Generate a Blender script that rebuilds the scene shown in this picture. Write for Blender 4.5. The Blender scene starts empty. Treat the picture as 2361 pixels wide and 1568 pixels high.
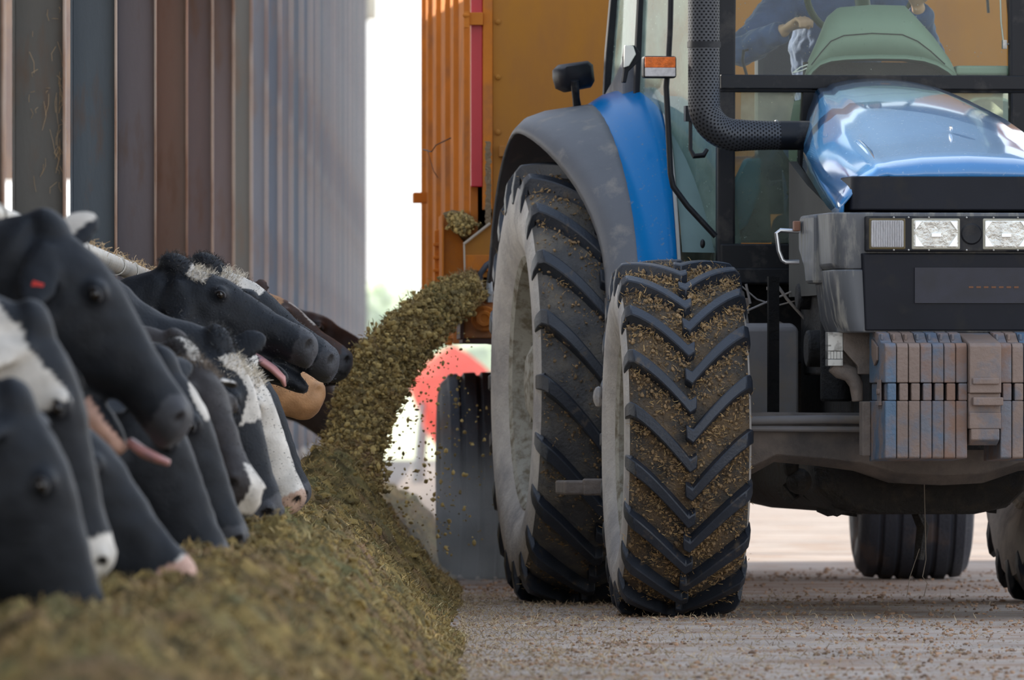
import bpy, bmesh, math, random
import numpy as np
from mathutils import Vector, Matrix, noise
random.seed(7); rng = np.random.default_rng(7)
SC = bpy.context.scene; COL = SC.collection
R = math.radians
# ---------------------------------------------------------------- camera, sky, sun, exposure
F_PX, VX, VY, CAM_H = 24400.0, 1060.0, 930.0, 0.793     # long lens: focal length in pixels of the 2361 x 1568 frame
cam = bpy.data.cameras.new('camera'); camo = bpy.data.objects.new('camera', cam); COL.objects.link(camo)
cam.sensor_width = 36.0; cam.lens = F_PX / 2361 * 36.0
cam.shift_x = (1180.5 - VX) / 2361; cam.shift_y = (VY - 784) / 2361
cam.clip_start = 0.5; cam.clip_end = 3000
cam.dof.use_dof = True; cam.dof.focus_distance = 38.2; cam.dof.aperture_fstop = 8.5
camo.location = (0, 0, CAM_H); camo.rotation_euler = (R(90), 0, 0)
SC.camera = camo
SC.view_settings.view_transform = 'Standard'; SC.view_settings.look = 'None'
SC.view_settings.gamma = 1.0; SC.view_settings.use_curve_mapping = False
SC.view_settings.exposure = 1.14
w = bpy.data.worlds.new('world'); SC.world = w; w.use_nodes = True
nt = w.node_tree; nt.nodes.clear()
wo = nt.nodes.new('ShaderNodeOutputWorld'); wb = nt.nodes.new('ShaderNodeBackground')
tc = nt.nodes.new('ShaderNodeTexCoord'); sp = nt.nodes.new('ShaderNodeSeparateXYZ'); cr = nt.nodes.new('ShaderNodeValToRGB')
nt.links.new(tc.outputs['Generated'], sp.inputs[0]); nt.links.new(sp.outputs['Z'], cr.inputs[0])
e = cr.color_ramp.elements
e[0].position = 0.0; e[0].color = (1.25, 1.25, 1.22, 1)
e[1].position = 1.0; e[1].color = (0.40, 0.50, 0.68, 1)
x = e.new(0.06); x.color = (1.15, 1.16, 1.16, 1)
x = e.new(0.35); x.color = (0.72, 0.80, 0.92, 1)
nt.links.new(cr.outputs[0], wb.inputs[0]); wb.inputs[1].default_value = 0.78
nt.links.new(wb.outputs[0], wo.inputs[0])
sl = bpy.data.lights.new('sun', 'SUN'); slo = bpy.data.objects.new('sun', sl); COL.objects.link(slo)
sl.energy = 4.2; sl.angle = R(0.6); sl.color = (1.0, 0.93, 0.82)
SUN = Vector((-0.66, 0.62, 0.40)).normalized()          # low winter sun, behind the machines and to the left, over the barn roof
slo.rotation_euler = SUN.to_track_quat('Z', 'Y').to_euler(); slo.location = (-20, 60, 30)

# ---------------------------------------------------------------- helpers
def tag(o, label=None, cat=None, group=None, kind=None):
    if label: o['label'] = label
    if cat: o['category'] = cat
    if group: o['group'] = group
    if kind: o['kind'] = kind
    return o
def empty(name, loc=(0, 0, 0), rz=0.0, parent=None):
    o = bpy.data.objects.new(name, None); COL.objects.link(o); o.location = loc; o.rotation_euler = (0, 0, rz)
    o.empty_display_size = 0.2; o.parent = parent
    return o
def link_mesh(name, me, mats, parent=None, loc=None):
    o = bpy.data.objects.new(name, me); COL.objects.link(o)
    for m in (mats if isinstance(mats, (list, tuple)) else [mats]): me.materials.append(m)
    o.parent = parent
    if loc is not None: o.location = loc
    return o
def np_mesh(name, V, Fq, mats, parent=None, mi=None, smooth=False, loc=None):
    """V (n,3), Fq (m,k) arrays -> one mesh object"""
    V = np.asarray(V, dtype=np.float32); Fq = np.asarray(Fq, dtype=np.int32)
    me = bpy.data.meshes.new(name); k = Fq.shape[1]
    me.vertices.add(len(V)); me.vertices.foreach_set('co', V.ravel())
    me.loops.add(Fq.size); me.loops.foreach_set('vertex_index', Fq.ravel())
    me.polygons.add(len(Fq)); me.polygons.foreach_set('loop_start', np.arange(0, Fq.size, k, dtype=np.int32))
    me.polygons.foreach_set('use_smooth', np.full(len(Fq), smooth))
    if mi is not None: me.polygons.foreach_set('material_index', np.asarray(mi, dtype=np.int32))
    me.update(calc_edges=True); me.validate()
    return link_mesh(name, me, mats, parent, loc)
SIDED = {'door_glass': 0, 'front_pillar': 0, 'rear_pillar': 0, 'door_pillar': 0, 'rear_side_glass': 0, 'rear_corner_panel': 0, 'corner_ledge': 0, 'door_edge_trim': 0, 'pale_edge_trim': 0}
class MB:
    def __init__(s): s.v = []; s.f = []; s.m = []; s.mi = 0
    def add(s, vs, fs):
        b = len(s.v); s.v += [tuple(p) for p in vs]; s.f += [tuple(i + b for i in f) for f in fs]; s.m += [s.mi] * len(fs)
        return s
    def hexa(s, p):   # p: 4 bottom (ccw from above) + 4 top
        return s.add(p, [(3, 2, 1, 0), (4, 5, 6, 7), (0, 1, 5, 4), (1, 2, 6, 5), (2, 3, 7, 6), (3, 0, 4, 7)])
    def box(s, x0, x1, y0, y1, z0, z1):
        return s.hexa([(x0, y0, z0), (x1, y0, z0), (x1, y1, z0), (x0, y1, z0), (x0, y0, z1), (x1, y0, z1), (x1, y1, z1), (x0, y1, z1)])
    def obox(s, c, size, M):
        c = Vector(c); hx, hy, hz = size[0] / 2, size[1] / 2, size[2] / 2
        P = [(-hx, -hy, -hz), (hx, -hy, -hz), (hx, hy, -hz), (-hx, hy, -hz), (-hx, -hy, hz), (hx, -hy, hz), (hx, hy, hz), (-hx, hy, hz)]
        return s.hexa([c + M @ Vector(q) for q in P])
    def beam(s, a, b, wd, h, up=(0, 0, 1)):
        a, b = Vector(a), Vector(b); d = b - a; L = d.length; X = d.normalized(); Z = Vector(up); Y = Z.cross(X).normalized(); Z = X.cross(Y)
        return s.obox((a + b) / 2, (L, wd, h), Matrix((X, Y, Z)).transposed())
    def prism(s, poly, a, b, axis='x'):
        n = len(poly)
        def P(q, t):
            return {'x': (t, q[0], q[1]), 'y': (q[0], t, q[1]), 'z': (q[0], q[1], t)}[axis]
        vs = [P(q, a) for q in poly] + [P(q, b) for q in poly]
        fs = [tuple(range(n))[::-1], tuple(range(n, 2 * n))] + [(i, (i + 1) % n, n + (i + 1) % n, n + i) for i in range(n)]
        return s.add(vs, fs)
    def loft(s, rings, c0=True, c1=True, closed=True):
        n = len(rings[0]); vs = [p for r in rings for p in r]; fs = []
        for k in range(len(rings) - 1):
            for i in range(n if closed else n - 1):
                j = (i + 1) % n; fs.append((k * n + i, k * n + j, (k + 1) * n + j, (k + 1) * n + i))
        if c0: fs.append(tuple(range(n))[::-1])
        if c1: fs.append(tuple(range((len(rings) - 1) * n, len(rings) * n)))
        return s.add(vs, fs)
    def tube(s, pts, r, n=12, cap=True, ups=None, flat=1.0):
        pts = [Vector(p) for p in pts]; N = len(pts); rs = r if isinstance(r, (list, tuple)) else [r] * N
        T = [(pts[min(i + 1, N - 1)] - pts[max(i - 1, 0)]).normalized() for i in range(N)]
        u = Vector(ups) if ups else (Vector((0, 0, 1)) if abs(T[0].z) < 0.9 else Vector((1, 0, 0)))
        rings = []
        for i in range(N):
            u = (u - T[i] * u.dot(T[i])).normalized(); wv = T[i].cross(u)
            rings.append([pts[i] + (u * math.cos(a) * flat + wv * math.sin(a)) * rs[i] for a in [2 * math.pi * k / n for k in range(n)]])
        return s.loft(rings, cap, cap)
    def cyl(s, a, b, r0, r1=None, n=24): return s.tube([a, b], [r0, r1 if r1 is not None else r0], n)
    def ell(s, c, r, nu=16, nv=10, M=None):
        c = Vector(c); r = (r, r, r) if isinstance(r, (int, float)) else r; rings = []
        for j in range(nv + 1):
            t = math.pi * (j + 0.02 if j == 0 else j - 0.02 if j == nv else j) / nv
            ring = []
            for i in range(nu):
                a = 2 * math.pi * i / nu; p = Vector((r[0] * math.sin(t) * math.cos(a), r[1] * math.sin(t) * math.sin(a), -r[2] * math.cos(t)))
                ring.append(c + (M @ p if M else p))
            rings.append(ring)
        return s.loft(rings)
    def lathe(s, prof, axis='x', c=(0, 0, 0), n=48, closed=False):
        """prof: (axial, radius)"""
        rings = []
        for k in range(n):
            a = 2 * math.pi * k / n; ca, sa = math.cos(a), math.sin(a); ring = []
            for (t, r) in prof:
                q = {'x': (t, r * ca, r * sa), 'y': (r * sa, t, r * ca), 'z': (r * ca, r * sa, t)}[axis]
                ring.append((q[0] + c[0], q[1] + c[1], q[2] + c[2]))
            rings.append(ring)
        m = len(prof); vs = [p for r in rings for p in r]; fs = []
        for k in range(n):
            k2 = (k + 1) % n
            for i in range(m if closed else m - 1):
                j = (i + 1) % m; fs.append((k * m + i, k * m + j, k2 * m + j, k2 * m + i))
        return s.add(vs, fs)
    def torus(s, c, R0, r, M, n=40, m=10, a0=0, a1=360):
        full = abs(a1 - a0 - 360) < 1e-3
        pts = [Vector(c) + M @ Vector((R0 * math.cos(t), R0 * math.sin(t), 0)) for t in [R(a0 + (a1 - a0) * k / n) for k in range(n + (1 if not full else 1))]]
        return s.tube(pts, r, m, cap=not full, ups=M @ Vector((0, 0, 1)))
    def build(s, name, mats, parent=None, smooth=32, bevel=0, seg=2, loc=None, fix=True):
        if name in SIDED:                     # left and right copies are parts of their own
            halves = {}
            par = list(range(len(s.v)))
            def find(a):
                while par[a] != a: par[a] = par[par[a]]; a = par[a]
                return a
            for f in s.f:
                for q in f[1:]: par[find(q)] = find(f[0])
            isl = {}
            for i in range(len(s.v)): isl.setdefault(find(i), []).append(i)
            key = {r_: sum(s.v[i][0] for i in ix) / len(ix) > SIDED[name] for r_, ix in isl.items()}
            out = []
            for side in (False, True):
                m = MB(); mp = {}
                for f, mi in zip(s.f, s.m):
                    if key[find(f[0])] != side: continue
                    for q in f:
                        if q not in mp: mp[q] = len(m.v); m.v.append(s.v[q])
                    m.f.append(tuple(mp[q] for q in f)); m.m.append(mi)
                if m.f: out.append(m._build(name, mats, parent, smooth, bevel, seg, loc, fix))
            return out[0]
        return s._build(name, mats, parent, smooth, bevel, seg, loc, fix)
    def _build(s, name, mats, parent=None, smooth=32, bevel=0, seg=2, loc=None, fix=True):
        me = bpy.data.meshes.new(name); me.from_pydata(s.v, [], s.f); me.polygons.foreach_set('material_index', s.m)
        if fix:
            bm = bmesh.new(); bm.from_mesh(me); bmesh.ops.recalc_face_normals(bm, faces=bm.faces); bm.to_mesh(me); bm.free()
        if smooth:
            me.polygons.foreach_set('use_smooth', [True] * len(me.polygons)); me.set_sharp_from_angle(angle=R(smooth))
        o = link_mesh(name, me, mats, parent, loc)
        if bevel:
            b = o.modifiers.new('bevel', 'BEVEL'); b.width = bevel; b.segments = seg; b.limit_method = 'ANGLE'; b.angle_limit = R(35); b.harden_normals = False
        return o

# ---------------------------------------------------------------- materials
MATS = {}
def mat(name, col, rough=0.5, metal=0.0, dirt=None, bump=0.0, bscale=40.0, spec=0.5, sheen=0.0, coat=0.0, vary=0.12, vscale=3.0, island=0.0, stretch=None, emit=None):
    """dirt: (colour, scale, amount 0..1, [roughness])"""
    if name in MATS: return MATS[name]
    m = bpy.data.materials.new(name); m.use_nodes = True; n = m.node_tree; B = n.nodes['Principled BSDF']; L = n.links.new
    B.inputs['Roughness'].default_value = rough; B.inputs['Metallic'].default_value = metal
    B.inputs['Specular IOR Level'].default_value = spec
    if coat: B.inputs['Coat Weight'].default_value = coat; B.inputs['Coat Roughness'].default_value = 0.06
    if sheen: B.inputs['Sheen Weight'].default_value = sheen; B.inputs['Sheen Roughness'].default_value = 0.4
    tc = n.nodes.new('ShaderNodeTexCoord'); src = tc.outputs['Object']
    if stretch:
        mp = n.nodes.new('ShaderNodeMapping'); mp.inputs['Scale'].default_value = stretch; L(src, mp.inputs[0]); src = mp.outputs[0]
    def nz(scale, detail=5.0):
        t = n.nodes.new('ShaderNodeTexNoise'); t.inputs['Scale'].default_value = scale; t.inputs['Detail'].default_value = detail; t.inputs['Roughness'].default_value = 0.62; L(src, t.inputs['Vector']); return t.outputs['Fac']
    def ramp(x, p0, p1, c0=(0, 0, 0, 1), c1=(1, 1, 1, 1)):
        r = n.nodes.new('ShaderNodeValToRGB'); r.color_ramp.elements[0].position = p0; r.color_ramp.elements[1].position = p1
        r.color_ramp.elements[0].color = c0; r.color_ramp.elements[1].color = c1; L(x, r.inputs[0]); return r.outputs[0]
    def mix(fac, a, b, mode='MIX'):
        x = n.nodes.new('ShaderNodeMix'); x.data_type = 'RGBA'; x.blend_type = mode
        for k, q in ((0, fac), (6, a), (7, b)):
            if isinstance(q, (int, float)): x.inputs[k].default_value = q
            elif isinstance(q, tuple): x.inputs[k].default_value = q
            else: L(q, x.inputs[k])
        return x.outputs[2]
    c = tuple(col) + (1,)
    if isinstance(col, str): pass
    v = ramp(nz(vscale), 0.3, 0.7, tuple(q * (1 - vary) for q in col) + (1,), tuple(min(1, q * (1 + vary)) for q in col) + (1,))
    if island:
        g = n.nodes.new('ShaderNodeNewGeometry'); v = mix(1.0, v, ramp(g.outputs['Random Per Island'], 0, 1, (1 - island,) * 3 + (1,), (1 + island, 1 + island * 0.9, 1 + island * 0.6, 1)), 'MULTIPLY')
    for dirt in (dirt if isinstance(dirt, list) else [dirt] if dirt else []):
        fac = ramp(nz(dirt[1], 8.0), 0.62 - 0.35 * dirt[2], 0.80 - 0.35 * dirt[2])
        v = mix(fac, v, tuple(dirt[0]) + (1,))
        rr = n.nodes.new('ShaderNodeMapRange'); rr.inputs[3].default_value = rough; rr.inputs[4].default_value = dirt[3] if len(dirt) > 3 else 0.85
        L(fac, rr.inputs[0]); L(rr.outputs[0], B.inputs['Roughness'])
    L(v, B.inputs['Base Color'])
    if bump:
        bp = n.nodes.new('ShaderNodeBump'); bp.inputs['Strength'].default_value = min(1, bump); bp.inputs['Distance'].default_value = 0.02 if bump <= 1 else 0.02 * bump
        L(nz(bscale, 6.0), bp.inputs['Height']); L(bp.outputs[0], B.inputs['Normal'])
    if emit: B.inputs['Emission Color'].default_value = tuple(emit[:3]) + (1,); B.inputs['Emission Strength'].default_value = emit[3]
    MATS[name] = m; return m
def glass_mat(name, tint, dust, dustcol, rough=0.02):
    m = bpy.data.materials.new(name); m.use_nodes = True; n = m.node_tree; n.nodes.clear(); L = n.links.new
    out = n.nodes.new('ShaderNodeOutputMaterial'); tr = n.nodes.new('ShaderNodeBsdfTransparent'); tr.inputs[0].default_value = tuple(tint) + (1,)
    gl = n.nodes.new('ShaderNodeBsdfGlossy'); gl.inputs['Roughness'].default_value = rough
    fr = n.nodes.new('ShaderNodeFresnel'); fr.inputs[0].default_value = 1.45
    m1 = n.nodes.new('ShaderNodeMixShader'); L(fr.outputs[0], m1.inputs[0]); L(tr.outputs[0], m1.inputs[1]); L(gl.outputs[0], m1.inputs[2])
    df = n.nodes.new('ShaderNodeBsdfDiffuse'); df.inputs[0].default_value = tuple(dustcol) + (1,)
    tl = n.nodes.new('ShaderNodeBsdfTranslucent'); tl.inputs[0].default_value = tuple(dustcol) + (1,)
    ad = n.nodes.new('ShaderNodeMixShader'); ad.inputs[0].default_value = 0.6; L(df.outputs[0], ad.inputs[1]); L(tl.outputs[0], ad.inputs[2])
    tc = n.nodes.new('ShaderNodeTexCoord')
    nz = n.nodes.new('ShaderNodeTexNoise'); nz.inputs['Scale'].default_value = 5.0; nz.inputs['Detail'].default_value = 8; L(tc.outputs['Object'], nz.inputs['Vector'])
    n2 = n.nodes.new('ShaderNodeTexVoronoi'); n2.inputs['Scale'].default_value = 55.0; L(tc.outputs['Object'], n2.inputs['Vector'])
    r1 = n.nodes.new('ShaderNodeMapRange'); r1.inputs[1].default_value = 0.3; r1.inputs[2].default_value = 0.75; r1.inputs[3].default_value = dust * 0.5; r1.inputs[4].default_value = dust * 1.5; L(nz.outputs['Fac'], r1.inputs[0])
    r2 = n.nodes.new('ShaderNodeMapRange'); r2.inputs[1].default_value = 0.10; r2.inputs[2].default_value = 0.16; r2.inputs[3].default_value = 0.45; r2.inputs[4].default_value = 0.0; L(n2.outputs['Distance'], r2.inputs[0])
    n3 = n.nodes.new('ShaderNodeTexNoise'); n3.inputs['Scale'].default_value = 9; L(tc.outputs['Object'], n3.inputs['Vector'])
    r3 = n.nodes.new('ShaderNodeMapRange'); r3.inputs[1].default_value = 0.55; r3.inputs[2].default_value = 0.6; L(n3.outputs['Fac'], r3.inputs[0])
    mm = n.nodes.new('ShaderNodeMath'); mm.operation = 'MULTIPLY'; L(r2.outputs[0], mm.inputs[0]); L(r3.outputs[0], mm.inputs[1])
    a2 = n.nodes.new('ShaderNodeMath'); a2.operation = 'ADD'; a2.use_clamp = True; L(r1.outputs[0], a2.inputs[0]); L(mm.outputs[0], a2.inputs[1])
    m2 = n.nodes.new('ShaderNodeMixShader'); L(a2.outputs[0], m2.inputs[0]); L(m1.outputs[0], m2.inputs[1]); L(ad.outputs[0], m2.inputs[2])
    L(m2.outputs[0], out.inputs[0]); return m
def W(px, py, Y):                 # world point seen at a pixel of the photograph, Y metres from the camera
    return Vector(((px - VX) / F_PX * Y, Y, CAM_H - (py - VY) / F_PX * Y))
class Frame:                      # a vehicle's own axes: x to the right, y backwards, z up
    def __init__(s, ox, oy, yaw): s.o = (ox, oy); s.c = math.cos(yaw); s.s = math.sin(yaw); s.yaw = yaw
    def __call__(s, px, py, yl):
        kx = (px - VX) / F_PX; Y = (yl - s.s * s.o[0] + s.c * s.o[1]) / (s.c - s.s * kx); X = kx * Y
        lx = (X - s.o[0]) * s.c + (Y - s.o[1]) * s.s
        return Vector((lx, yl, CAM_H - (py - VY) / F_PX * Y))
def smooth01(t): t = max(0.0, min(1.0, t)); return t * t * (3 - 2 * t)
def lerp(a, b, t): return a + (b - a) * t
def interp(x, xs, ys): return float(np.interp(x, xs, ys))
# ---------------------------------------------------------------- materials of the place
M_conc = mat('dusty_concrete', (0.40, 0.325, 0.27), 0.9, dirt=((0.30, 0.18, 0.11), 2.2, 0.42), bump=0.5, bscale=30, vary=0.25, vscale=1.3)
M_kerb = mat('kerb_concrete', (0.22, 0.2, 0.18), 0.9, bump=0.5)
M_roof = mat('roof_sheet', (0.20, 0.20, 0.21), 0.7)
M_board = mat('brown_boards', (0.16, 0.07, 0.03), 0.8, dirt=((0.3, 0.15, 0.05), 6, 0.4), stretch=(1, 1, 0.2))
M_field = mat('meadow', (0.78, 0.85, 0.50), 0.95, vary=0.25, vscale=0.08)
# ---------------------------------------------------------------- ground, barn shell
def ground():
    m = MB(); m.add([(-60, -5, 0), (60, -5, 0), (60, 150, 0), (-60, 150, 0)], [(0, 1, 2, 3)])
    tag(m.build('floor', M_conc, smooth=0), kind='structure')
    m = MB(); m.add([(-900, 150, 0), (900, 150, 0), (900, 400, 3.0), (-900, 400, 3.0), (900, 2500, 4), (-900, 2500, 4)], [(0, 1, 2, 3), (3, 2, 4, 5)])
    tag(m.build('field', M_field, smooth=0), kind='structure')
    m = MB(); m.box(-1.42, -1.27, 12, 150, 0, 0.42)
    tag(m.build('kerb', M_kerb, smooth=0, bevel=0.02), kind='structure')
    m = MB(); m.hexa([(-14, -6, 5.6), (-1.12, -6, 3.125), (-1.12, 59, 3.125), (-14, 59, 5.6), (-14, -6, 5.68), (-1.12, -6, 3.2), (-1.12, 59, 3.2), (-14, 59, 5.68)])  # unseen; low eave and far end chosen for the shade on tractor and wagon
    tag(m.build('roof', M_roof, smooth=0), kind='structure')
    m = MB(); m.box(-16, -1.9, 150.2, 150.5, 3.95, 9)
    tag(m.build('wall_far', M_board, smooth=0), kind='structure')
ground()
# ---------------------------------------------------------------- steel columns of the feed front: I-sections 5 m apart
M_lit_rust_edge = mat('sunlit_rusty_edge', (0.42, 0.33, 0.27), 0.55, 0.2, dirt=((0.25, 0.12, 0.06), 12, 0.5), stretch=(1, 1, 0.15))  # right flange: sunlight put into the pale colour, with rusty streaks
def col_mat(i, c): return mat('painted_steel_%d' % i, c, 0.55, 0.15, dirt=((0.16, 0.09, 0.05), 5, 0.28), vary=0.18, vscale=2.0, stretch=(1, 1, 0.25), bump=0.08, bscale=60)
GREY, BLUE, RUST, MAUVE = (0.115, 0.11, 0.10), (0.085, 0.105, 0.125), (0.20, 0.14, 0.115), (0.16, 0.135, 0.145)
CC = [GREY, GREY, BLUE, MAUVE, RUST, MAUVE, MAUVE, GREY, (0.13, 0.135, 0.16)]
def columns():
    names = {0: 'dark column cut by the left edge of the photo', 1: 'wide grey steel column with hay wisps, behind the nearest reaching cow',
             2: 'blue-grey steel column just left of the mauve-brown one, rail passing before its foot', 3: 'mauve-brown steel column right of the darkest blue-grey one, above the black necks',
             4: 'rust-brown steel column directly above the tongue cow\'s poll', 5: 'narrow mauve steel column with a bright rusty edge above the white forelock',
             6: 'grey-mauve steel column behind the second cow\'s poll', 7: 'last sharply edged narrow grey column before the hazy row'}
    for k in range(0, 24):
        d = 28.5 + 5.0 * k if k else 29.0; far = k > 6; H = 3.13 if d < 60 else 6.6
        if d < 60: H = 3.12
        xr = -1.247; dep = 0.168; fl = 0.09; t = 0.008
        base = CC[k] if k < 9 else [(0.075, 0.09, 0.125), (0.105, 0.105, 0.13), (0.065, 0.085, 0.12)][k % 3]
        m = MB(); o0 = (xr - dep / 2, d, 0)
        m.mi = 0; m.box(-dep / 2 + t, dep / 2 - t, -0.004, 0.004, 0.006, H)
        m.box(-dep / 2, -dep / 2 + t, -fl / 2, fl / 2, 0, H)
        m.mi = 1; m.box(dep / 2 - t, dep / 2, -fl / 2, fl / 2, 0, H)
        o = m.build('steel_column', [col_mat(min(k, 8) + (k % 3 if k > 8 else 0) + (100 if k > 8 else 0), base), M_lit_rust_edge], smooth=0, bevel=0.0015, seg=1, loc=o0)
        lab = names.get(k, 'hazy blue-grey steel column in the distant part of the barn row')
        tag(o, lab, 'column', group='steel columns of the feed front' if k < 8 else 'distant hazy columns')
columns()
def eave():
    m = MB(); m.box(-1.40, -1.26, 60.5, 146, 6.6, 6.8); tag(m.build('beam', M_roof, smooth=0), kind='structure')
    p = W(859, 22, 145.0); m = MB(); m.box(p.x - .10, p.x + .06, 144.9, 145.2, p.z - .14, 6.62); m.box(p.x - .12, p.x + .02, 144.8, 144.95, p.z - .10, p.z + .06)
    tag(m.build('eave_bracket', mat('pale_bracket', (.6, .55, .42), .6), smooth=0, bevel=.01), 'small pale bracket at the top of the last column beside the sky', 'bracket')
eave()
# ---------------------------------------------------------------- neck rail
M_rail = mat('galvanised_pipe', (0.62, 0.60, 0.55), 0.42, 0.55, dirt=((0.35, 0.28, 0.2), 25, 0.35), bump=0.25, bscale=120)
def rail():
    z = 1.272; X = -1.19
    m = MB(); m.tube([(X, 14, z), (X, 60, z), (X, 148, z)], 0.031, 20)
    r = m.build('neck_rail', M_rail)
    tag(r, 'pale galvanised round rail running along the columns over the cows\' necks', 'rail')
    for d in [27, 33.1, 36.6, 38.1, 43.1]:
        c = MB(); c.lathe([(-0.03, 0.033), (-0.03, 0.037), (0.03, 0.037), (0.03, 0.033)], 'y', (X, d, z), 24); c.build('clamp', M_rail, r)
    h = MB()
    for i in range(260):
        y = random.uniform(31, 41); a = random.gauss(0, 0.7); p = Vector((X + math.sin(a) * .03, y, z + math.cos(a) * .03)); q = p + Vector((random.gauss(0, .02), random.gauss(0, .04), random.uniform(0, .03)))
        h.tube([p, (p + q) / 2 + Vector((0, 0, .006)), q], 0.0009, 3, cap=False)
    tag(h.build('hair_wisps', mat('straw_wisp', (0.55, 0.38, 0.2), 0.7), r, smooth=0), kind='stuff')
rail()
# hay wisps caught on the second column
def wisps():
    h = MB()
    for i in range(46):
        px = random.choice([random.gauss(135, 6), random.uniform(60, 140)]); py = random.uniform(20, 430)
        p = W(px, py, 33.49); q = p + Vector((random.gauss(0, .012), -.006, random.gauss(-.03, .03)))
        h.tube([p, (p + q) / 2 + Vector((random.gauss(0, .008), -.01, 0)), q], 0.0007, 3, cap=False)
    tag(h.build('hay_wisps', mat('straw_wisp', (0.55, 0.38, 0.2), 0.7), smooth=0), 'dry hay wisps caught on the wide grey column', 'hay', kind='stuff')
wisps()
# ---------------------------------------------------------------- far trees and the red hopper
def sheer(name, c):
    m = bpy.data.materials.new(name); m.use_nodes = True; n = m.node_tree; n.nodes.clear(); L = n.links.new
    o = n.nodes.new('ShaderNodeOutputMaterial'); d = n.nodes.new('ShaderNodeBsdfDiffuse'); t = n.nodes.new('ShaderNodeBsdfTranslucent'); x = n.nodes.new('ShaderNodeMixShader'); x.inputs[0].default_value = .55
    z = n.nodes.new('ShaderNodeTexNoise'); z.inputs['Scale'].default_value = 2.0; r = n.nodes.new('ShaderNodeValToRGB'); r.color_ramp.elements[0].position = .3; r.color_ramp.elements[1].position = .7
    r.color_ramp.elements[0].color = tuple(q * .85 for q in c) + (1,); r.color_ramp.elements[1].color = tuple(min(1, q * 1.1) for q in c) + (1,); L(z.outputs['Fac'], r.inputs[0])
    for q in (d, t): L(r.outputs[0], q.inputs[0])
    L(d.outputs[0], x.inputs[1]); L(t.outputs[0], x.inputs[2]); L(x.outputs[0], o.inputs[0]); return m
def trees():
    bark = mat('bark', (0.12, 0.09, 0.06), 0.9); leaf = sheer('far_leaves', (0.80, 0.86, 0.70))  # leaves paled: glare and the sun behind them put into the colour
    spots = [(870, 232, 3.6), (905, 226, 2.9), (938, 236, 3.5), (972, 229, 3.3), (1010, 240, 3.9), (1050, 231, 2.7), (1090, 224, 2.1), (1130, 236, 2.9), (835, 226, 3.2)]
    kinds = ['pale far tree beside the end of the column row', 'low pale far tree, second from the column row']
    for i, (px, d, h) in enumerate(spots):
        X = (px - VX) / F_PX * d
        zg = (d - 150) * .012; h -= zg; root = empty('tree', (X, d, zg)); t = MB(); t.tube([(0, 0, 0), (0.03, 0, h * .45), (0, 0, h * .8)], [.07, .05, .02], 8); t.build('trunk', bark, root)
        n = 900; V = np.zeros((n * 4, 3)); 
        dirs = rng.normal(size=(n, 3)); dirs /= np.linalg.norm(dirs, axis=1)[:, None]; rad = rng.uniform(0.4, 1, n) ** .5
        c = dirs * rad[:, None] * np.array([0.42, 0.42, h * 0.36]) + np.array([0, 0, h * .62])
        a = rng.normal(size=(n, 3)) * .055; b = rng.normal(size=(n, 3)) * .055
        V[0::4] = c - a; V[1::4] = c + b; V[2::4] = c + a; V[3::4] = c - b
        np_mesh('crown', V, np.arange(n * 4).reshape(-1, 4), leaf, root)
        tag(root, ['blurred pale tree touching the far end of the column row', 'low blurred tree, second from the column row', 'taller blurred tree midway between barn and wagon', 'blurred tree between barn and wagon, second from the wagon', 'blurred tree right beside the wagon\'s ribbed side', 'far tree showing under the wagon floor, left of the motor housing', 'low far tree under the motor housing', 'far tree beside the rear tyre, under the wagon', 'far tree hidden behind the end of the column row'][i], 'tree', group='far hedge trees')
    # red hopper seen beyond the wagon, under the falling feed
    f0 = 105.0; root = empty('red_hopper', ((1045 - VX) / F_PX * f0, f0, 0)); S = F_PX / f0
    red = sheer('red_plastic', (0.95, 0.27, 0.20))  # red lightened: sunlight and glare put into the colour
    z = lambda py: CAM_H - (py - VY) / S
    m = MB(); m.lathe([(z(1062), 0.05), (z(1040), 34 / S), (z(985), 68 / S), (z(900), 100 / S), (z(872), 98 / S), (z(845), 72 / S), (z(815), 34 / S), (z(800), 0.03)], 'z', n=40)
    m.build('tank', red, root)
    g = mat('grey_leg_steel', (0.3, 0.3, 0.3), 0.5, .5)
    for a in range(4):
        ca, sa = math.cos(a * math.pi / 2 + .7), math.sin(a * math.pi / 2 + .7); l = MB(); l.tube([(ca * .40, sa * .40, z(930)), (ca * .5, sa * .5, 0)], .03, 8); l.build('leg', g, root)
    tag(root, 'blurred red hopper tank on the yard beyond the orange wagon', 'hopper')
trees()
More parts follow.
